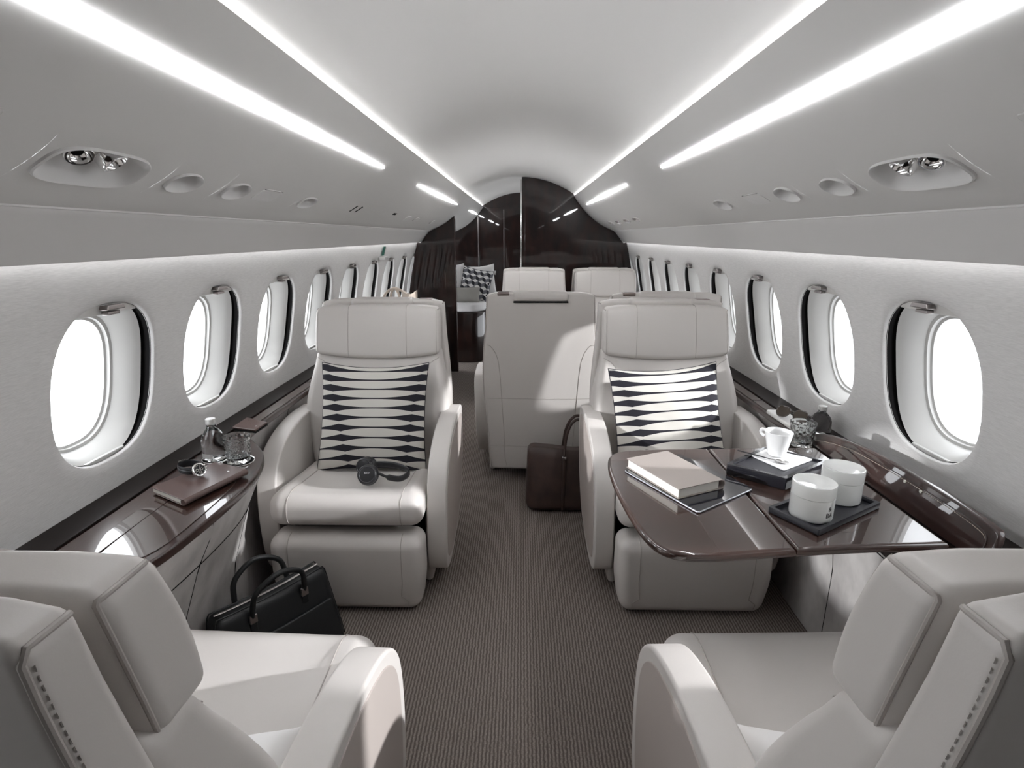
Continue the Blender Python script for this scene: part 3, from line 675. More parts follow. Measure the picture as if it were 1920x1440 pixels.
    for sx in (-1, 1):
        path = [(sx * 0.128, -0.01 + 0.05 * i / 4, 0.106) for i in range(5)] + [(sx * 0.128, 0.0465, 0.10 - 0.205 * i / 10) for i in range(11)]
        mb.tube(onrb(sz, 0.022, head, path), 0.0013, n=6)
        path = [(sx * 0.2735, -0.02 + 0.0 * i, 0.095 - 0.19 * i / 10) for i in range(11)]
        ring = [(sx * 0.262, 0.047, -0.10 + 0.2 * i / 10) for i in range(11)]
        mb.tube(onrb(sz, 0.022, head, ring), 0.0012, n=6)
        ring = [(sx * 0.2715, -0.044, -0.10 + 0.2 * i / 10) for i in range(11)] + [(sx * 0.2715, -0.04 + 0.08 * i / 8, 0.104) for i in range(9)]
        mb.tube(onrb(sz, 0.022, head, ring), 0.0030, n=8)
    mb.build('headrest', [M_LEATH, M_PIPE], t)
    # flap over the top of the shell
    def flap(p): return (p[0], p[1] - 0.766, p[2] + 1.062)
    mb = MB(); mb.rbox((0.285, 0.100, 0.050), 0.020, flap, n=4, k=4); fl = mb.build('headrest_flap', M_LEATH, t)
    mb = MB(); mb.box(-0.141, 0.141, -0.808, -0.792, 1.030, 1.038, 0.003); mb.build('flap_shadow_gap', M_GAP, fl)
    mb = MB(); mb.box(-0.225, -0.160, -0.80, -0.745, 1.066, 1.084, 0.006); mb.build('belt_guide', M_BRONZE, t)
    # armrests
    for sx in (-1, 1):
        pr = spline([(-0.66, 0.600), (-0.54, 0.622), (-0.42, 0.622), (-0.30, 0.605), (-0.19, 0.565), (-0.118, 0.495), (-0.088, 0.400), (-0.080, 0.280), (-0.090, 0.165), (-0.135, 0.090), (-0.30, 0.065), (-0.55, 0.130), (-0.67, 0.28), (-0.70, 0.46)], 5, True)
        def af(p):
            x = p[2]; lean = 0.02 * (p[1] - 0.4); return (sx * (x + lean), p[0], p[1])
        mb = MB(); mb.slab(pr, 0.283, 0.357, 0.007, k=5, tf=af); mb.mi = 1; n = len(pr); cy = sum(p[0] for p in pr) / n; cz = sum(p[1] for p in pr) / n
        for xx in (0.2895, 0.3505):
            pts = []
            for i in range(n):
                a, b_ = Vector(pr[i - 1]), Vector(pr[(i + 1) % n]); e_ = (b_ - a).normalized(); nn = Vector((e_.y, -e_.x)); c = Vector(pr[i])
                if nn.dot(c - Vector((cy, cz))) < 0: nn = -nn
                c = c - nn * 0.0035; pts.append(af((c.x, c.y, xx)))
            mb.tube(pts, 0.0016, n=5, closed=True)
        ar = mb.build('armrest', [M_LEATH, M_SEAM], t, sharp=50)
        mb = MB(); pr2 = [(cy + (p[0] - cy) * 0.86, cz + (p[1] - cz) * 0.88) for p in pr]
        mb.slab(pr2, 0.354, 0.3595, 0.003, tf=af); mb.build('arm_panel', M_LEATH2, ar)
    return t
SR = make_seat('pale leather seat facing the camera at left with striped cushion and headphones', (-0.635, 1.80, 0), PI)
dup(SR, (0.635, 1.80, 0), PI, 'pale leather seat facing the camera behind the table at right, holding the right striped cushion')
def drop_arm(seat, sx):
    for c in list(seat.children):
        if c.name.startswith('armrest') and sum(v.co.x for v in c.data.vertices) * sx > 0:
            for g in list(c.children): bpy.data.objects.remove(g)
            bpy.data.objects.remove(c)
drop_arm(dup(SR, (0.100, 3.66, 0), 0, 'pale leather seat beside the aisle seen from behind, back shell facing the camera'), 1)
drop_arm(dup(SR, (0.740, 3.64, 0), 0, 'pale leather seat back mostly hidden behind the right striped cushion seat'), -1)
drop_arm(dup(SR, (0.115, 4.42, 0), PI, 'far pale seat facing the camera at the dark partition, left of its pair'), -1)
drop_arm(dup(SR, (0.750, 4.42, 0), PI, 'far pale seat facing the camera at the dark partition, right of its pair'), 1)
dup(SR, (-0.615, 1.13, 0), math.radians(-2), 'foreground seat at the bottom left corner, facing away from the camera')
dup(SR, (0.615, 1.15, 0), math.radians(2), 'foreground seat at the bottom right corner, facing away from the camera')

# ================================================================ loose things (geometry given in cabin coordinates, hung under an Empty at the base)
def part(mb, name, m, t, sub=None, **k):
    o = mb.build(name, m, sub or t, **k)
    if sub is None: o.location = -Vector(t.location)
    return o
def single(mb, name, m, label, cat, group=None, **k):
    o = mb.build(name, m, None, **k); o['label'] = label; o['category'] = cat
    if group: o['group'] = group
    return o
def frame_tf(origin, xdir, ydir=None, zdir=(0, 0, 1)):
    o = Vector(origin); z = Vector(zdir).normalized(); x = Vector(xdir); x = (x - z * x.dot(z)).normalized(); y = z.cross(x)
    return lambda p: tuple(o + x * p[0] + y * p[1] + z * p[2])

# ---- throw cushions
def cushion(name, label, tf, w, h, th, m, group=None, sag=0.11, sag2=0.06, seam_m=None, faces=None):
    N = 26; me_pts = {}; mb = MB()
    def S_(u, v, side):
        e = lambda q: math.copysign(abs(q), q)
        x = u * w / 2 * (1 - sag2 * (1 - v * v)); y = v * h / 2 * (1 - sag * (1 - u * u) * (1.0 if v > 0 else 0.55))
        t_ = th / 2 * (max(0, 1 - abs(u) ** 2.4) ** 0.55) * (max(0, 1 - abs(v) ** 2.4) ** 0.55)
        wr = 0.0025 * math.sin(9 * u + 4 * v) * (1 - u * u) * (1 - v * v)
        return tf((x, y, side * t_ + wr))
    def grid_pts(side):
        return [[None] * (N + 1) for _ in range(N + 1)]
    f_, b_ = grid_pts(1), grid_pts(-1)
    W_ = [math.sin(PI / 2 * (-1 + 2 * i / N)) for i in range(N + 1)]
    uvl = mb.bm.loops.layers.uv.new('UVMap'); vu = {}
    for i in range(N + 1):
        for j in range(N + 1):
            f_[i][j] = mb.v(S_(W_[i], W_[j], 1)); vu[f_[i][j]] = ((W_[i] + 1) / 2, (W_[j] + 1) / 2)
            if 0 < i < N and 0 < j < N: b_[i][j] = mb.v(S_(W_[i], W_[j], -1)); vu[b_[i][j]] = ((W_[i] + 1) / 2, (W_[j] + 1) / 2)
            else: b_[i][j] = f_[i][j]
    for G, fl in ((f_, 0), (b_, 1)):
        for i in range(N):
            for j in range(N):
                q = [G[i][j], G[i + 1][j], G[i + 1][j + 1], G[i][j + 1]]
                if len(set(q)) < 4: q = list(dict.fromkeys(q))
                fc = mb.f(q[::-1] if fl else q)
                if fc:
                    for lp in fc.loops: lp[uvl].uv = vu[lp.vert]
    if faces: faces(mb, S_)
    edge = [S_(-1 + 2 * i / 24, -1, 0) for i in range(24)] + [S_(1, -1 + 2 * i / 24, 0) for i in range(24)] + [S_(1 - 2 * i / 24, 1, 0) for i in range(24)] + [S_(-1, 1 - 2 * i / 24, 0) for i in range(24)]
    mb.mi = 1; mb.tube(edge, 0.0022, n=5, closed=True)
    return single(mb, name, [m, seam_m or M_CB, M_CW, M_CG] if faces else [m, seam_m or M_CB], label, 'cushion', group, sharp=75)
def lean(cx, cy, cz, a, roll=0.0, yaw=0.0):     # plane leaning back by a degrees, facing -y
    Rm = Matrix.Rotation(math.radians(yaw), 4, 'Z') @ Matrix.Rotation(math.radians(90 - a), 4, 'X') @ Matrix.Rotation(math.radians(roll), 4, 'Z')
    return lambda p: tuple(Vector((cx, cy, cz)) + Rm @ Vector(p))
cushion('throw_cushion', 'striped black and cream cushion on the left seat behind the headphones', lean(-0.618, 2.205, 0.632, 22), 0.455, 0.455, 0.13, M_STRIPE, 'striped cushions')
cushion('throw_cushion', 'striped black and cream cushion on the right seat behind the table', lean(0.610, 2.205, 0.625, 22, 4), 0.455, 0.455, 0.13, M_STRIPE, 'striped cushions')
cushion('throw_cushion', 'crumpled white cushion low on the seat at the bottom left corner', lean(-0.50, 0.70, 0.482, 90, 12), 0.25, 0.20, 0.09, M_CW, seam_m=M_CW)
cushion('throw_cushion', 'crumpled white cushion low on the seat at the bottom right corner', lean(0.50, 0.72, 0.482, 90, -12), 0.25, 0.20, 0.09, M_CW, seam_m=M_CW)

# ---- headphones on the left seat
t = thing('headphones', 'black over-ear headphones lying on the left seat cushion', 'headphones', (-0.56, 1.93, 0.455))
c1, c2 = Vector((-0.572, 1.905, 0.500)), Vector((-0.602, 1.985, 0.497))
ax1 = Vector((0.05, -0.88, 0.42)).normalized(); ax2 = Vector((-0.25, -0.80, 0.30)).normalized()
band = spline([c1 + Vector((0.040, 0.012, 0.0)), c1 + Vector((0.075, 0.010, -0.014)), (-0.455, 1.925, 0.476), (-0.432, 1.965, 0.478), (-0.450, 2.010, 0.478), (-0.50, 2.030, 0.486), c2 + Vector((0.045, 0.018, 0.004)), c2 + Vector((0.02, 0.01, 0.0))], 6)
mb = MB(); rings = []
for i, p in enumerate(band):
    a, b_ = Vector(band[max(0, i - 1)]), Vector(band[min(len(band) - 1, i + 1)]); tt = (b_ - a).normalized(); up = Vector((0, -0.15, 1)); sd = tt.cross(up).normalized(); up = sd.cross(tt).normalized()
    hh = 0.013 if 5 < i < len(band) - 5 else 0.005; rings.append([Vector(p) + sd * 0.006 * math.cos(2 * PI * k / 12) + up * hh * math.sin(2 * PI * k / 12) for k in range(12)])
mb.rings(rings, True, True, True); part(mb, 'headband', M_BPL, t)
for c, ax in ((c1, ax1), (c2, ax2)):
    q = ax.to_track_quat('Z', 'Y').to_matrix(); mb = MB()
    mb.lathe([(0.001, -0.034), (0.030, -0.034), (0.038, -0.028), (0.040, -0.016), (0.038, -0.006), (0.036, -0.003), (0.0375, 0.0), (0.036, 0.008), (0.032, 0.012), (0.030, 0.0125), (0.001, 0.0125)], n=36)
    for vv in mb.bm.verts: vv.co = q @ vv.co + c
    cup = part(mb, 'ear_cup', M_BPL, t)
    mb = MB(); mb.lathe([(0.001, 0.0118), (0.026, 0.0118), (0.0275, 0.0135), (0.0295, 0.0135), (0.0300, 0.0115)], n=36)
    for vv in mb.bm.verts: vv.co = q @ vv.co + c
    o = mb.build('disc', M_DGREY, cup)
    if c is c1:
        for ch, dy, sz_ in (('B&O', 0.004, 0.010),):
            lg = text_mesh('logo', ch, sz_, M_INKW, cup, extrude=0.0002)
            q4 = q.to_4x4(); up = Vector((0, 0, 1)); xx = ax.cross(up).normalized() * -1; yy = ax.cross(xx)
            Mx = Matrix((xx, yy, ax)).transposed().to_4x4(); Mx.translation = c + ax * 0.0128 + yy * 0.006; lg.matrix_local = Mx

# ---- folding table
t = thing('folding_table', 'glossy brown veneer table folded out from the right ledge in front of the seat', 'table', (0.60, 1.38, 0.0))
TZ0, TZ1 = 0.678, 0.700
l1 = rpoly([(0.602, 1.690), (0.255, 1.665), (0.252, 1.42), (0.285, 1.070), (0.602, 1.072)], [0, 0.09, 0.12, 0.11, 0], 9)
l1 = spline([(0.6025, 1.686), (0.50, 1.683), (0.38, 1.672), (0.310, 1.652), (0.276, 1.615), (0.262, 1.55), (0.258, 1.45), (0.262, 1.33), (0.272, 1.22), (0.288, 1.13), (0.315, 1.083), (0.36, 1.064), (0.43, 1.064), (0.52, 1.076), (0.6025, 1.086)], 5)
mb = MB(); mb.slab(l1, TZ0, TZ1, 0.009, k=4); part(mb, 'table_leaf', M_VENT, t)
l2 = spline([(0.6045, 1.086), (0.70, 1.098), (0.80, 1.107), (0.88, 1.112)], 4) + [(0.955, 1.118), (0.955, 1.700), (0.80, 1.696), (0.6045, 1.687)]
mb = MB(); mb.slab(l2, TZ0, TZ1, 0.009, k=4); part(mb, 'table_leaf', M_VENT, t)
mb = MB()
for yy in (1.14, 1.635): mb.box(0.594, 0.613, yy - 0.018, yy + 0.018, TZ1 - 0.001, TZ1 + 0.0008, 0.0005)
part(mb, 'hinge', M_STEEL, t) if False else mb.bm.free()
mb = MB(); mb.box(0.80, 0.944, 1.25, 1.31, 0.640, 0.679, 0.006); part(mb, 'support_arm', M_GAP, t)
# upright lid of the table stowage, leaning against the wall side
t = thing('stowage_lid', 'narrow upright glossy lid with stitched leather facing along the right ledge behind the table', 'table lid', (1.0, 1.45, 0.665))
lidp = spline([(1.075, 0.668), (1.078, 0.735), (1.12, 0.752), (1.30, 0.756), (1.50, 0.752), (1.64, 0.742), (1.76, 0.722), (1.84, 0.695), (1.86, 0.668)], 5)
lt = lambda p: (1.000 + p[2] + (p[1] - 0.668) * 0.32, p[0], p[1])
mb = MB(); mb.slab(lidp, 0.0, 0.018, 0.005, tf=lt); part(mb, 'lid_board', M_VEN, t)
lidq = spline([(1.095, 0.672), (1.097, 0.722), (1.14, 0.737), (1.30, 0.741), (1.50, 0.737), (1.63, 0.728), (1.74, 0.708), (1.80, 0.688), (1.82, 0.672)], 5)
mb = MB(); mb.slab(lidq, -0.003, 0.001, 0.001, tf=lt); fcg = part(mb, 'leather_facing', M_VEN, t)
mb = MB(); top = [(y, z - 0.0045) for y, z in lidq[6:-6]]
for k in range(0, len(top) - 1):
    a, b_ = Vector(top[k]), Vector(top[k + 1])
    for q in range(5): c0, c1_ = a.lerp(b_, q / 5), a.lerp(b_, (q + 0.6) / 5); mb.tube([lt((c0.x, c0.y, -0.0035)), lt((c1_.x, c1_.y, -0.0035))], 0.0009, n=4)
part(mb, 'stitching', M_BEIGE, t, sub=fcg)
for yy in (1.31, 1.37):
    mb = MB(); p0 = lt((yy, 0.733, -0.004)); mb.lathe([(0.0004, -0.002), (0.0042, -0.001), (0.0042, 0.004)], p0, 14, axis='x'); part(mb, 'stud', M_PAPER, t)

# ---- tablet, book
def quad(pts, r=0.01): return rpoly(pts, r, 6)
t = thing('tablet', 'dark glass tablet lying under the taupe book on the table', 'tablet', (0.46, 1.43, 0.7002))
q = [(0.298, 1.494), (0.436, 1.240), (0.626, 1.377), (0.497, 1.622)]
mb = MB(); mb.slab(quad(q, 0.012), 0.7005, 0.7065, 0.0028); part(mb, 'tablet_body', M_ALU, t)
c = Vector((sum(p[0] for p in q) / 4, sum(p[1] for p in q) / 4)); qi = [tuple(c + (Vector(p) - c) * 0.985) for p in q]
mb = MB(); mb.slab(quad(qi, 0.011), 0.7062, 0.7072, 0.0004); part(mb, 'screen', M_TABL, t)
t = thing('book', 'thick taupe clothbound book on the tablet, page edges showing', 'book', (0.44, 1.44, 0.7073))
bq = [(0.347, 1.534), (0.462, 1.578), (0.548, 1.374), (0.404, 1.306)]      # far-left, far-right, near-right, near-left
P4 = [Vector(p) for p in bq]; u = (P4[3] - P4[0]).normalized(); ww = (P4[1] - P4[0]).normalized()
bt = frame_tf((P4[3].x, P4[3].y, 0), (P4[2].x - P4[3].x, P4[2].y - P4[3].y, 0)); BL, BW = 0.225, 0.155
mb = MB(); mb.slab(rpoly([(0, 0), (BW, 0), (BW, BL), (0, BL)], 0.003), 0.7078, 0.7100, 0.0009, tf=bt); mb.slab(rpoly([(0, 0), (BW - 0.008, 0), (BW - 0.008, BL), (0, BL)], 0.003), 0.7335, 0.7360, 0.0009, tf=bt)
arc = [(BW - 0.010 + 0.0132 * math.cos(a * PI / 12 - PI / 2), 0.72185 + 0.0132 * math.sin(a * PI / 12 - PI / 2)) for a in range(13)]; arci = [(BW - 0.010 + 0.0108 * math.cos(a * PI / 12 - PI / 2), 0.72185 + 0.0108 * math.sin(a * PI / 12 - PI / 2)) for a in range(13)]
ol = arc + arci[::-1]; mb.rings([[bt((x, 0.0, z)) for x, z in ol], [bt((x, BL, z)) for x, z in ol]], True, True, True)
part(mb, 'cover', M_BOOK, t)
mb = MB(); mb.slab(rpoly([(0.004, 0.004), (BW - 0.016, 0.004), (BW - 0.010, 0.012), (BW - 0.010, BL - 0.012), (BW - 0.016, BL - 0.004), (0.004, BL - 0.004)], 0.002), 0.7100, 0.7335, 0.0005, tf=bt); part(mb, 'page_block', M_PAPER, t)

# ---- large black tray with plate, cup, spoon
def tray(name, label, corners, z0, z1, rim, floor_z, m_out, m_in, group=None, r=0.003):
    t = thing(name, label, 'tray', (sum(p[0] for p in corners) / 4, sum(p[1] for p in corners) / 4, z0), group=group); n = 4
    c = Vector((t.location.x, t.location.y)); P_ = [Vector(p) for p in corners]
    ins = []
    for i in range(4):
        a, b_, d_ = P_[i - 1], P_[i], P_[(i + 1) % 4]; e1, e2 = (a - b_).normalized(), (d_ - b_).normalized(); s_ = (e1 + e2); k = rim / max(0.2, abs(e1.x * e2.y - e1.y * e2.x)); ins.append(b_ + (e1 + e2) * k)
    oi = rpoly([tuple(p) for p in ins], r); oo = rpoly([tuple(p) for p in P_], r)
    mb = MB(); rg = lambda o_, z, k=1.0: [(c.x + (x - c.x) * k, c.y + (y - c.y) * k, z) for x, y in o_]
    mb.rings([rg(oo, z0, 0.985), rg(oo, z0 + 0.002), rg(oo, z1 - 0.0008), rg(oo, z1, 0.997), rg(oi, z1, 1.003), rg(oi, z1 - 0.0008), rg(oi, floor_z)], True, True, True); part(mb, 'tray_frame', m_out, t)
    mb = MB(); mb.slab([(c.x + (x - c.x) * 0.995, c.y + (y - c.y) * 0.995) for x, y in oi], floor_z + 0.0001, floor_z + 0.0012, 0.0004); part(mb, 'tray_mat', m_in, t); return t
tray('serving_tray', 'deep black lacquer tray under the white cup and square plate', [(0.588, 1.482), (0.710, 1.378), (0.893, 1.504), (0.750, 1.612)], 0.7004, 0.735, 0.012, 0.728, M_BLK, M_TRAY)
mb = MB(); pq = [(0.676, 1.556), (0.732, 1.440), (0.848, 1.516), (0.792, 1.622)]
mb.slab(rpoly(pq, 0.004), 0.7296, 0.7345, 0.002); single(mb, 'plate', M_WHITE, 'square white saucer plate under the cup on the black tray', 'plate')
t = thing('cup', 'white handleless-looking espresso cup on the square plate', 'cup', (0.757, 1.547, 0.7346)); t['label'] = 'white tapered ceramic cup standing on the square plate'
mb = MB(); mb.lathe([(0.0008, 0.7350), (0.020, 0.7350), (0.0235, 0.7365), (0.0265, 0.745), (0.0310, 0.768), (0.0355, 0.790), (0.0385, 0.806), (0.0390, 0.8075), (0.0382, 0.8083), (0.0368, 0.8070), (0.033, 0.785), (0.028, 0.760), (0.024, 0.745), (0.0008, 0.742)], (0.757, 1.547, 0), 40); part(mb, 'cup_body', M_WHITE, t)
mb = MB(); mb.tube(spline([(0.7275, 1.570, 0.8040), (0.7215, 1.575, 0.8055), (0.7180, 1.578, 0.800), (0.7195, 1.577, 0.792), (0.7270, 1.571, 0.786)], 5), 0.0032, n=8, flat=1.6); part(mb, 'handle', M_WHITE, t)
t = thing('spoon', 'small black and steel spoon on the square plate in front of the cup', 'spoon', (0.70, 1.52, 0.7346))
mb = MB(); mb.tube([(0.650, 1.566, 0.7405), (0.690, 1.535, 0.739), (0.722, 1.508, 0.7375)], [0.003, 0.0028, 0.002], n=8, flat=0.7); part(mb, 'spoon_handle', M_BPL, t)
mb = MB(); bf = frame_tf((0.746, 1.488, 0.7378), (0.024, -0.020, 0)); rings = []
for rr, zz in ((1.0, 0.0018), (0.98, 0.0), (0.7, -0.0022), (0.3, -0.0030), (0.02, -0.0032)): rings.append([bf((0.019 * rr * math.cos(a * PI / 14), 0.0105 * rr * math.sin(a * PI / 14), zz)) for a in range(28)])
rings = [[bf((0.019 * 0.96 * math.cos(a * PI / 14), 0.0105 * 0.94 * math.sin(a * PI / 14), 0.0014)) for a in range(28)]] + rings
inner = [[bf((0.019 * rr * math.cos(a * PI / 14), 0.0105 * rr * math.sin(a * PI / 14), zz)) for a in range(28)] for rr, zz in ((0.02, -0.0024), (0.3, -0.0022), (0.7, -0.0014))]
mb.rings(inner + rings, True, False, False); mb.tube([(0.720, 1.510, 0.7375), (0.733, 1.499, 0.7385)], [0.002, 0.0016], n=8); part(mb, 'spoon_bowl', M_CHROME, t)

# ---- small tray with two lidded pots
tray('small_tray', 'shallow dark tray holding two white lidded pots near the table edge', [(0.612, 1.256), (0.678, 1.142), (0.903, 1.282), (0.846, 1.400)], 0.7004, 0.716, 0.010, 0.7045, M_TRAY, M_TRAY)
for k, (cx, cy, lab) in enumerate(((0.703, 1.232, 'white round lidded candle pot nearest the camera, small black mark on its side'), (0.822, 1.322, 'white round lidded candle pot behind, plain side, on the small dark tray'))):
    t = thing('candle_pot', lab, 'candle', (cx, cy, 0.7058), group='white candle pots'); z = 0.7060
    mb = MB(); mb.lathe([(0.0008, z), (0.044, z), (0.0475, z + 0.003), (0.0485, z + 0.010), (0.0485, z + 0.0565), (0.0478, z + 0.0572)], (cx, cy, 0), 48); part(mb, 'pot', M_WAX, t)
    mb = MB(); mb.lathe([(0.0475, z + 0.0576), (0.0487, z + 0.0584), (0.0487, z + 0.087), (0.0476, z + 0.0895), (0.0458, z + 0.0892), (0.040, z + 0.086), (0.025, z + 0.0825), (0.0008, z + 0.0815)], (cx, cy, 0), 48); part(mb, 'lid', M_WAX, t)
    if k == 0:
        a = math.radians(-66)
        for body, sz_, dz in (('BA', 0.017, 0.022), ('ෆ' if False else '&', 0.016, 0.038)):
            tm = text_mesh('printed_mark', body, sz_, M_INK, t, extrude=0.0002, bend=0.0487)
            xx = Vector((-math.sin(a), math.cos(a), 0)); nn = Vector((math.cos(a), math.sin(a), 0)); Mx = Matrix((xx, Vector((0, 0, 1)), nn)).transposed().to_4x4()
            Mx.translation = nn * 0.0487 + Vector((0, 0, dz)); tm.matrix_local = Mx

# ---- bottles and tumblers
def bottle(label, x, y, z, h, r, lab):
    t = thing('water_bottle', label, 'bottle', (x, y, z), group='small glass water bottles'); k = h / 0.135
    mb = MB(); P = [(0.0008, 0.001), (r * 0.85, 0.001), (r * 0.97, 0.004), (r, 0.010), (r, 0.050 * k), (r * 0.97, 0.066 * k), (r * 0.84, 0.082 * k), (r * 0.62, 0.095 * k), (0.0135, 0.107 * k), (0.0125, 0.113 * k), (0.0125, 0.1185 * k)]
    mb.lathe(P, (x, y, z), 40); part(mb, 'glass_body', M_WATER, t)
    mb = MB(); rr = 0.0148
    mb.lathe([(0.0126, 0.1185 * k), (rr, 0.1185 * k), (rr, 0.1215 * k), (rr - 0.001, 0.122 * k), (rr, 0.1225 * k), (rr, 0.1345 * k), (rr - 0.0015, 0.136 * k), (0.0008, 0.136 * k)], (x, y, z), 32, mod=lambda a, zz: 1 + 0.012 * math.cos(24 * a)); part(mb, 'cap', M_FUN, t)
    if lab:
        mb = MB(); rings = []
        for zz in (0.012, 0.028):
            rings.append([(x + (r + 0.0006) * math.cos(a), y + (r + 0.0006) * math.sin(a), z + zz) for a in [math.radians(200 + 8 * i) for i in range(12)]])
        mb.rings(rings, False); part(mb, 'label', M_FUN, t)
    return t
def tumbler(label, x, y, z):
    t = thing('tumbler', label, 'glass', (x, y, z), group='cut glass tumblers'); n = 48; prof = []
    mb = MB(); rings = []
    R_ = lambda h: 0.0345 + 0.0075 * h / 0.085
    H = [0.0, 0.003] + [0.008 + 0.064 * i / 8 for i in range(9)] + [0.078, 0.0845, 0.0855]
    for i, h in enumerate(H):
        ring = []
        for k in range(n):
            a = 2 * PI * k / n; r = R_(h)
            if 1 < i < 11:
                ph_ = (a * 10 / (2 * PI) + (i % 2) * 0.5) % 1.0; r *= 1 - 0.060 * (1 - abs(2 * ph_ - 1)) 
            if i == 0: r *= 0.9
            ring.append((x + r * math.cos(a), y + r * math.sin(a), z + h + 0.0005))
        rings.append(ring)
    for h, k_ in ((0.0855, 0.93), (0.080, 0.90), (0.05, 0.87), (0.020, 0.84), (0.013, 0.70), (0.012, 0.05)):
        rings.append([(x + R_(h) * k_ * math.cos(2 * PI * k / n), y + R_(h) * k_ * math.sin(2 * PI * k / n), z + h + 0.0005) for k in range(n)])
    mb.rings(rings, True, True, True); part(mb, 'glass_wall', M_GLASS, t, sharp=8); return t
bottle('clear water bottle with white cap and small label beside the tumbler on the left ledge', -0.985, 1.655, 0.6664, 0.135, 0.036, True)
tumbler('cut glass tumbler in the chrome ring on the left ledge', -0.898, 1.632, 0.6664)
bottle('clear water bottle against the right wall behind the white cup', 1.075, 1.905, 0.6722, 0.105, 0.036, False)
tumbler('cut glass tumbler between the white cup and the bottle on the right ledge', 0.962, 1.805, 0.6652)

# ---- left ledge: notebook, watch, wallet
t = thing('notebook', 'dark brown leather notebook under the wristwatch on the left ledge', 'notebook', (-0.92, 1.44, 0.667))
nq = [(-1.022, 1.392), (-0.888, 1.316), (-0.818, 1.520), (-0.938, 1.572)]; nc = Vector((-0.9165, 1.45))
mb = MB(); mb.slab(rpoly(nq, 0.005), 0.6880, 0.6905, 0.001); mb.slab(rpoly(nq, 0.005), 0.6722, 0.6742, 0.001); e_ = [(-0.888, 1.316), (-0.818, 1.520)]
mb.tube([(-0.8895, 1.318, 0.6814), (-0.8195, 1.519, 0.6814)], 0.0088, n=12); part(mb, 'cover', M_NOTE, t)
mb = MB(); mb.slab(rpoly([tuple(nc + (Vector(p) - nc) * 0.97) for p in nq], 0.003), 0.6742, 0.6880, 0.001); part(mb, 'page_block', M_PAPER, t)
mb = MB(); mb.lathe([(0.0004, 0.6920), (0.0028, 0.6914), (0.0034, 0.6904)], (-0.862, 1.500, 0), 14); part(mb, 'snap_button', M_CHROME, t)
t = thing('wristwatch', 'silver chronograph wristwatch with black ribbed strap standing on the notebook', 'watch', (-0.955, 1.470, 0.6905))
wc = Vector((-0.925, 1.462, 0.7120)); wn = Vector((0.80, -0.42, 0.42)).normalized(); q = wn.to_track_quat('Z', 'Y').to_matrix()
def wtf(mb):
    for vv in mb.bm.verts: vv.co = q @ vv.co + wc
mb = MB(); mb.lathe([(0.001, -0.006), (0.017, -0.006), (0.0195, -0.003), (0.0195, 0.002), (0.0188, 0.0045), (0.0160, 0.0050), (0.0155, 0.0035), (0.001, 0.0034)], n=40); wtf(mb); cs = part(mb, 'watch_case', M_CHROME, t)
mb = MB(); mb.lathe([(0.0005, 0.0036), (0.0152, 0.0036), (0.0152, 0.0034)], n=32); wtf(mb); dl = mb.build('dial', M_BLK, cs)
mb = MB()
for cx_, cy_ in ((-0.007, 0), (0.007, 0), (0, -0.0075)): mb.tube([(cx_ + 0.0033 * math.cos(a * PI / 9), cy_ + 0.0033 * math.sin(a * PI / 9), 0.0040) for a in range(18)], 0.0004, n=4, closed=True)
mb.tube([(0, 0, 0.0042), (0.003, 0.011, 0.0042)], 0.0005, n=4); mb.tube([(0, 0, 0.0042), (-0.007, 0.004, 0.0042)], 0.0006, n=4)
for k in range(12):
    a = k * PI / 6; mb.tube([(0.0118 * math.cos(a), 0.0118 * math.sin(a), 0.004), (0.0142 * math.cos(a), 0.0142 * math.sin(a), 0.004)], 0.0006, n=4)
wtf(mb); mb.build('dial_markings', M_PAPER, cs)
mb = MB()
for ang in (0.35, 0, -0.35): mb.tube([(0.019 * math.cos(ang), 0.019 * math.sin(ang), 0), (0.0245 * math.cos(ang), 0.0245 * math.sin(ang), 0)], 0.0022, n=8)
wtf(mb); part(mb, 'crown', M_CHROME, t)
ctr = Vector((-0.960, 1.480, 0.7130)); sp_ = []
for k in range(-13, 14):        # strap: a flat oval loop from lug to lug, away from the dial
    a = k * PI / 14.5; dv = Vector((-0.88, 0.46, 0)).normalized(); ov = Vector((0, 0, 1)).cross(dv)
    sp_.append(ctr + dv * 0.040 * math.cos(a) + ov * 0.026 * math.sin(a) + Vector((0, 0, -0.001)))
mb = MB(); rings = []
for i, p in enumerate(sp_):
    a, b_ = sp_[max(0, i - 1)], sp_[min(len(sp_) - 1, i + 1)]; tt = (b_ - a).normalized(); up = Vector((0, 0, 1)); sd = tt.cross(up).normalized()
    prof_ = []
    for k in range(24):
        an = 2 * PI * k / 24; hz = 0.0105 * math.sin(an); th_ = 0.0016 + (0.0008 * (1 + math.cos(hz / 0.0105 * PI * 3.5)) if math.cos(an) > 0 else 0); prof_.append(p + sd * th_ * math.cos(an) + up * hz)
    rings.append(prof_)
mb.rings(rings, True, True, True); part(mb, 'strap', M_BPL, t)
mb = MB(); pk = ctr + Vector((-0.88, 0.46, 0)).normalized() * 0.0425
mb.tube([pk + Vector((0.004, 0.008, 0.011)), pk + Vector((-0.004, -0.006, 0.011)), pk + Vector((-0.004, -0.006, -0.010)), pk + Vector((0.004, 0.008, -0.010))], 0.0010, n=6, closed=True); part(mb, 'buckle', M_CHROME, t)
t = thing('leather_wallet', 'slim brown leather folder on the left ledge beyond the bottle', 'wallet', (-1.005, 1.945, 0.668))
wq = [(-1.058, 1.925), (-0.985, 1.882), (-0.952, 1.965), (-1.055, 2.040)]
wq = [(-1.060, 1.915), (-0.960, 1.885), (-0.955, 1.975), (-1.060, 2.030)]
mb = MB(); mb.slab(rpoly(wq, 0.006), 0.6685, 0.6735, 0.002); part(mb, 'back_cover', M_BLEA, t)
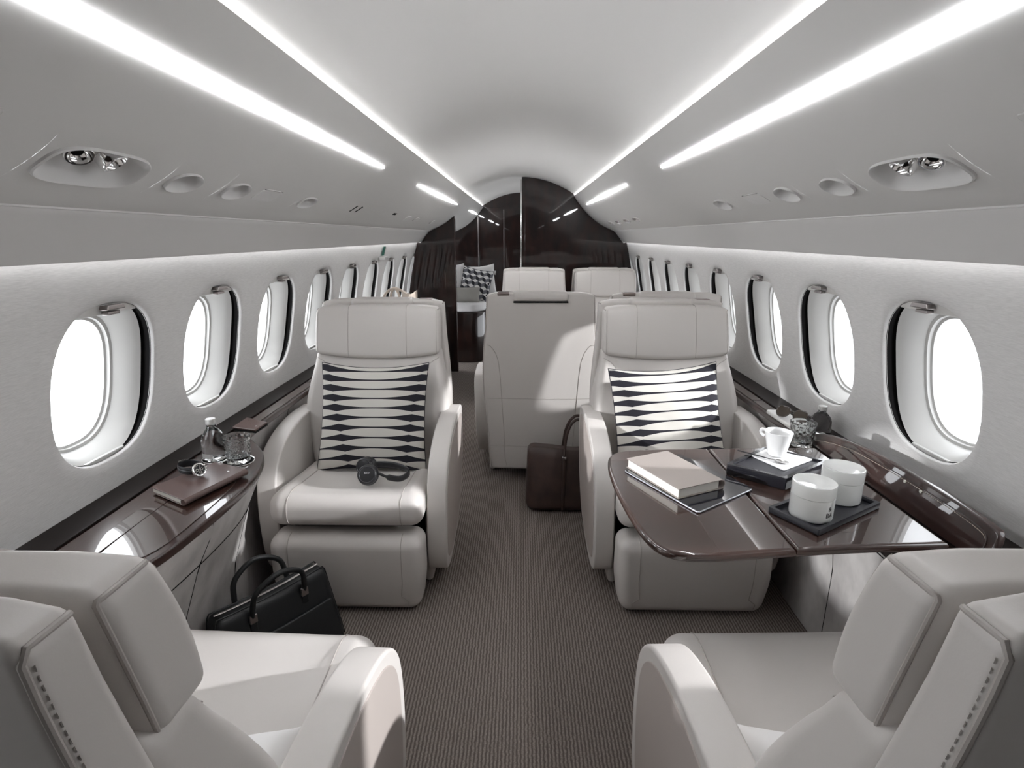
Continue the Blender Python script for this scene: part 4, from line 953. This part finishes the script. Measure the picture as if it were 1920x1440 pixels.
mb = MB(); mb.slab(rpoly([(x * 1.0 - 0.002, y - 0.002) for x, y in wq], 0.006), 0.6755, 0.683, 0.003); part(mb, 'front_cover', M_NOTE, t)
mb = MB(); mb.slab(rpoly([(x * 1.0, y) for x, y in wq], 0.006), 0.6735, 0.6755, 0.0008); part(mb, 'lining', M_GAP, t)
mb = MB(); mb.lathe([(0.0004, 0.6845), (0.0028, 0.6840), (0.0034, 0.6828)], (-0.978, 1.925, 0), 14); part(mb, 'snap_button', M_CHROME, t)

# ---- right ledge: white case and sunglasses
mb = MB(); mb.slab(rpoly([(0.985, 2.150), (1.058, 2.140), (1.058, 1.880), (0.990, 1.885)], 0.016), 0.6725, 0.688, 0.006); single(mb, 'flat_case', M_WBOX, 'flat white leather case under the sunglasses on the right ledge', 'case')
t = thing('sunglasses', 'brown tortoise sunglasses propped open on the white case by the wall', 'sunglasses', (1.03, 2.0, 0.688))
gd = Vector((0.52, -0.85, 0)).normalized(); gn = Vector((-0.62, -0.38, 0.55)).normalized(); gn = (gn - gd * gn.dot(gd)).normalized(); gu = gn.cross(gd); gu = gu if gu.z > 0 else -gu
gc = Vector((1.018, 2.005, 0.7150))
for sx in (-1, 1):
    oc = gc + gd * sx * 0.0345; loop = [oc + gd * (0.0265 * math.copysign(abs(math.cos(a)) ** 0.85, math.cos(a))) + gu * (0.0225 * math.sin(a) + 0.004 * sx * math.cos(a) * 0 + 0.003 * abs(math.cos(a))) for a in [2 * PI * k / 28 for k in range(28)]]
    mb = MB(); mb.tube(loop, 0.0022, n=8, closed=True); fr_ = part(mb, 'lens_rim', M_TORT, t)
    mb = MB(); mb.rings([[p + gn * 0.0006 for p in loop], [p - gn * 0.0006 for p in loop]], True, True, True); mb.build('lens', M_LENS, fr_)
    hp = oc + gd * sx * 0.026 + gu * 0.010; mb = MB(); mb.tube(spline([hp, hp - gn * 0.012 + gd * sx * 0.004, hp - gn * 0.06 - gu * 0.006, hp - gn * 0.10 - gu * 0.012, hp - gn * 0.118 - gu * 0.030], 4) if sx > 0 else spline([hp, hp - gn * 0.01 - gd * 0.003, hp - gn * 0.018 + gd * 0.02, hp - gn * 0.014 + gd * 0.075], 4), 0.0024, n=8); part(mb, 'temple', M_TORT, t)
mb = MB(); mb.tube(spline([gc - gd * 0.0090 + gu * 0.006, gc + gu * 0.012, gc + gd * 0.0090 + gu * 0.006], 5), 0.0022, n=8); part(mb, 'bridge', M_TORT, t)

# ---- briefcase leaning between the left panel and the seat
t = thing('briefcase', 'black leather briefcase with two upright handles on the floor by the left seat', 'bag', (-0.83, 1.50, 0.0))
ba = Vector((-0.865, 1.335, 0)); bb = Vector((-0.635, 1.640, 0)); bx = (bb - ba).normalized(); BWD = (bb - ba).length
by = Vector((-bx.y, bx.x, 0))       # towards the wall
cxy = (ba + bb) / 2 + by * 0.030
def bfn(p, hgt=0.275, dep=0.10):
    x, y, z = p; f = (z + 0.5); flare = 1.10 - 0.16 * f; d = dep / 2 * (1.25 - 0.55 * f); q = cxy + bx * (x * BWD * 1.02 * flare) + by * (y * 2 * d + 0.03 * f) ; sagz = -0.010 * (1 - (2 * x) ** 2) * f
    return (q.x, q.y, 0.004 + hgt * f + sagz)
def sbox(fn, size, r, n=8, k=4):
    mb = MB(); s_ = size
    mb.rbox(s_, r, lambda p: fn((p[0] / s_[0], p[1] / s_[1], p[2] / s_[2])), n=n, k=k); return mb
mb = sbox(bfn, (0.40, 0.12, 0.29), 0.03, n=8); part(mb, 'bag_body', M_BLEA, t)
def on(x, y, z): return Vector(bfn((x, y, z)))
mb = sbox(lambda p: tuple(Vector(bfn((p[0] * 0.90, -0.5 - 0.012 - (p[1] + 0.5) * 0.02 * 5, p[2] * 0.60 - 0.17)))), (0.36, 0.02, 0.17), 0.008, n=6, k=3); part(mb, 'front_pocket', M_BLEA, t)
mb = MB(); zl = [on(-0.47 + 0.94 * i / 20, 0.0, 0.50) + Vector((0, 0, 0.0025)) for i in range(21)]; mb.tube(zl, 0.0045, n=6, flat=0.5); zp = part(mb, 'zip', M_STEEL, t)
mb = MB()
for yy in (0.34, -0.34): mb.tube([on(-0.495, yy, -0.45 + 0.9 * i / 12) for i in range(13)] + [on(-0.48 + 0.96 * i / 24, yy, 0.497) for i in range(25)] + [on(0.495, yy, 0.45 - 0.9 * i / 12) for i in range(13)], 0.0022, n=6)
part(mb, 'edge_piping', M_BLEA, t)
for yy, mname, dx in ((-0.5, 'handle', 0.0), (0.5, 'handle', -0.02)):
    a0, a1 = on(-0.22 + dx, yy, 0.36), on(0.24 + dx, yy, 0.36); up = Vector((0, 0, 1)); lean_ = by * (-0.02 if yy < 0 else 0.02)
    pts = spline([a0, a0 + up * 0.04 + lean_ * 0.5, a0 + up * 0.095 + bx * 0.015 + lean_, (a0 + a1) / 2 + up * 0.128 + lean_ * 1.4, a1 + up * 0.095 - bx * 0.015 + lean_, a1 + up * 0.04 + lean_ * 0.5, a1], 6)
    mb = MB(); mb.tube(pts, 0.0085, n=12); hd_ = part(mb, 'handle', M_BLEA, t)
    for a_ in (a0, a1):
        ou = -by if yy < 0 else by
        mb = MB(); tfm = frame_tf(a_ + ou * 0.004 + up * 0.006, bx, zdir=ou); mb.slab(rpoly([(-0.012, -0.014), (0.012, -0.014), (0.012, 0.014), (-0.012, 0.014)], 0.003), -0.002, 0.007, 0.002, tf=tfm)
        bk_ = mb.build('buckle', M_STEEL, hd_)
        mb = MB(); tfm = frame_tf(a_ + ou * 0.004 - up * 0.028, bx, zdir=ou); mb.slab(rpoly([(-0.011, -0.028), (0.011, -0.028), (0.011, 0.022), (-0.011, 0.022)], 0.005), -0.003, 0.004, 0.002, tf=tfm); mb.build('tab', M_BLEA, hd_)
mb = MB(); p_ = on(0.14, -0.5, -0.18) - by * 0.017; mb.lathe([(0.0005, -0.002), (0.004, -0.001), (0.004, 0.003)], tuple(p_), 12, axis='y'); part(mb, 'stud', M_CHROME, t)

# ---- brown duffel in the aisle behind the right seat
t = thing('duffel_bag', 'dark brown leather duffel bag standing in the aisle behind the right seat', 'bag', (0.22, 2.66, 0.0))
def dfn(p):
    x, y, z = p; f = z + 0.5; w = 0.40 * (1.03 - 0.05 * f); d = 0.11 * (1.15 - 0.75 * f ** 1.6); sagz = -0.034 * (1 - (2 * x) ** 2) * f - 0.006 * math.sin(9 * x) * f
    return (0.232 + x * w, 2.665 + y * 2 * d * 0.9, 0.003 + 0.345 * f + sagz)
mb = sbox(dfn, (0.40, 0.20, 0.33), 0.045, n=12); part(mb, 'bag_body', M_BRLEA, t)
for yy in (-1, 1):
    mb = MB(); hp = spline([(0.215, 2.665 + yy * 0.105, 0.02), (0.215, 2.665 + yy * 0.098, 0.14), (0.217, 2.665 + yy * 0.075, 0.26), (0.222, 2.665 + yy * 0.045, 0.330), (0.232, 2.665 + yy * 0.035, 0.40), (0.255, 2.665 + yy * 0.03, 0.455), (0.29, 2.665 + yy * 0.03, 0.478), (0.33, 2.665 + yy * 0.03, 0.455), (0.352, 2.665 + yy * 0.035, 0.40), (0.36, 2.665 + yy * 0.045, 0.330), (0.364, 2.665 + yy * 0.075, 0.26), (0.366, 2.665 + yy * 0.105, 0.02)], 5)
    mb.tube(hp, [0.010 if p[2] < 0.30 else 0.0075 for p in hp], n=8); h_ = part(mb, 'handle', M_BRLEA, t)
    if yy < 0:
        mb = MB(); mb.box(0.206, 0.228, 2.665 - 0.084, 2.665 - 0.068, 0.283, 0.296, 0.002); mb.build('buckle', M_CHROME, h_)

# ---- beige handbag on the ledge behind the left seat
t = thing('handbag', 'small beige handbag whose handles show above the left seat headrest', 'bag', (-0.86, 3.96, 0.665))
mb = sbox(lambda p: (-0.86 + p[0] * 0.24 * (1.05 - 0.1 * (p[2] + 0.5)), 3.96 + p[1] * 0.13 * (1 - 0.4 * (p[2] + 0.5)), 0.672 + 0.255 * (p[2] + 0.5)), (0.24, 0.13, 0.25), 0.02, n=4); part(mb, 'bag_body', M_BEIGE, t)
mb = sbox(lambda p: (-0.79 + p[0] * 0.10, 3.945 + p[1] * 0.06, 0.935 + 0.06 * p[2] + 0.12 * p[0] * p[0]), (0.10, 0.06, 0.06), 0.006, n=4, k=2); part(mb, 'flap', M_BEIGE, t)
for r_, dx in ((0.090, 0.0), (0.035, 0.0)):
    mb = MB(); mb.tube(spline([(-0.90 + dx - r_, 3.96, 0.90), (-0.90 + dx - r_ * 0.75, 3.955, 0.965), (-0.90 + dx, 3.95, 1.005), (-0.90 + dx + r_ * 0.75, 3.955, 0.975), (-0.90 + dx + r_ * 1.1, 3.96, 0.90)], 6), 0.007, n=8, flat=1.3); part(mb, 'handle', M_BEIGE, t)
# cabinet that carries the handbag
mb = MB(); mb.box(-0.975, -0.72, 3.55, 5.55, 0.0, 0.664, 0.01)
o = single(mb, 'side_cabinet', M_VENB, 'low dark glossy cabinet under the handbag behind the left seat', 'cabinet')

# ---- sofa behind the left partition
t = thing('sofa', 'white sofa on a black base beyond the left partition', 'sofa', (-0.78, 6.6, 0.0))
mb = MB(); so = rpoly([(-1.10, 6.03), (-0.50, 6.03), (-0.40, 6.15), (-0.36, 7.4), (-1.10, 7.4)], [0.01, 0.06, 0.06, 0.02, 0.01]); mb.slab(so, 0.002, 0.56, 0.01); part(mb, 'base', M_VENB, t)
mb = MB(); mb.slab([(x, y) for x, y in so], 0.562, 0.66, 0.03, k=5); part(mb, 'seat_cushion', M_SOFA, t)
mb = sbox(lambda p: (-0.97 + p[0] * 0.20, 6.72 + p[1] * 1.3, 0.80 + p[2] * 0.38), (0.20, 1.3, 0.38), 0.07, n=6); part(mb, 'backrest', M_SOFA, t)
mb = sbox(lambda p: (-0.78 + p[0] * 0.62, 7.30 + p[1] * 0.18, 0.80 + p[2] * 0.36), (0.62, 0.18, 0.36), 0.07, n=6); part(mb, 'arm', M_SOFA, t)
def cubes(mb, S_):
    a = 0.25; hgt = a * math.sqrt(3) / 2 * 1.0
    cl = lambda q: max(-0.985, min(0.985, q))
    for i in range(-9, 10):
        for j in range(-8, 9):
            cx = i * a * math.sqrt(3) + (j % 2) * a * math.sqrt(3) / 2; cy = j * a * 1.5; R3 = a * math.sqrt(3) / 2
            if abs(cx) > 1.2 or abs(cy) > 1.2: continue
            C = (cx, cy); Tt, B_, L1, L2, R1, R2 = (cx, cy + a), (cx, cy - a), (cx - R3, cy + a / 2), (cx - R3, cy - a / 2), (cx + R3, cy + a / 2), (cx + R3, cy - a / 2)
            for mi_, rh in ((2, (C, R1, Tt, L1)), (0, (C, L1, L2, B_)), (3, (C, B_, R2, R1))):
                pts = []
                for q_ in range(4):
                    p, n_ = rh[q_], rh[(q_ + 1) % 4]
                    for s_ in range(2): tt_ = s_ / 2; pts.append((cl(p[0] + (n_[0] - p[0]) * tt_), cl(p[1] + (n_[1] - p[1]) * tt_)))
                if (max(p[0] for p in pts) - min(p[0] for p in pts)) < 1e-3 or (max(p[1] for p in pts) - min(p[1] for p in pts)) < 1e-3: continue
                mb.mi = mi_; vs = []
                for p in pts:
                    v0 = Vector(S_(p[0], p[1], 1)); v1 = Vector(S_(p[0], p[1], 0)); nrm = (v0 - v1); v0 = v0 + (nrm.normalized() if nrm.length > 1e-6 else Vector((0, -1, 0))) * 0.003; vs.append(mb.v(v0))
                mb.f(vs)
cushion('throw_cushion', 'black white and grey geometric cube-pattern cushion on the far sofa', lean(-0.52, 6.33, 0.845, 18, -12, 0), 0.36, 0.36, 0.12, M_CB, seam_m=M_CG, faces=cubes)
cushion('throw_cushion', 'plain white cushion behind the cube-pattern cushion on the far sofa', lean(-0.50, 6.50, 0.86, 14, 6), 0.40, 0.36, 0.12, M_CW, seam_m=M_CW)
cushion('throw_cushion', 'plain grey-brown oblong cushion at the front of the far sofa', lean(-0.63, 6.17, 0.735, 30, 0), 0.34, 0.19, 0.10, M_GREYF, seam_m=M_GREYF)
cushion('throw_cushion', 'round-shouldered white pillow at the left of the far sofa', lean(-0.76, 6.35, 0.87, 10, 0), 0.22, 0.40, 0.12, M_SOFA, seam_m=M_SOFA)
# ---- exit sign on the left wall
t = thing('exit_sign', 'small white lamp box with green plate high on the left wall near the partition', 'sign', (-1.02, 4.22, 1.20))
mb = MB(); mb.box(-1.048, -1.005, 4.16, 4.28, 1.190, 1.215, 0.006); part(mb, 'housing', M_FUN, t)
mb = MB(); mb.slab([(4.205, 1.222), (4.255, 1.222), (4.255, 1.288), (4.205, 1.288)], 0, 0.008, 0.002, tf=lambda p: (-1.040 + 0.0 + (p[1] - 1.22) * 0.3 + p[2], p[0], p[1])); part(mb, 'green_plate', M_GREEN, t)
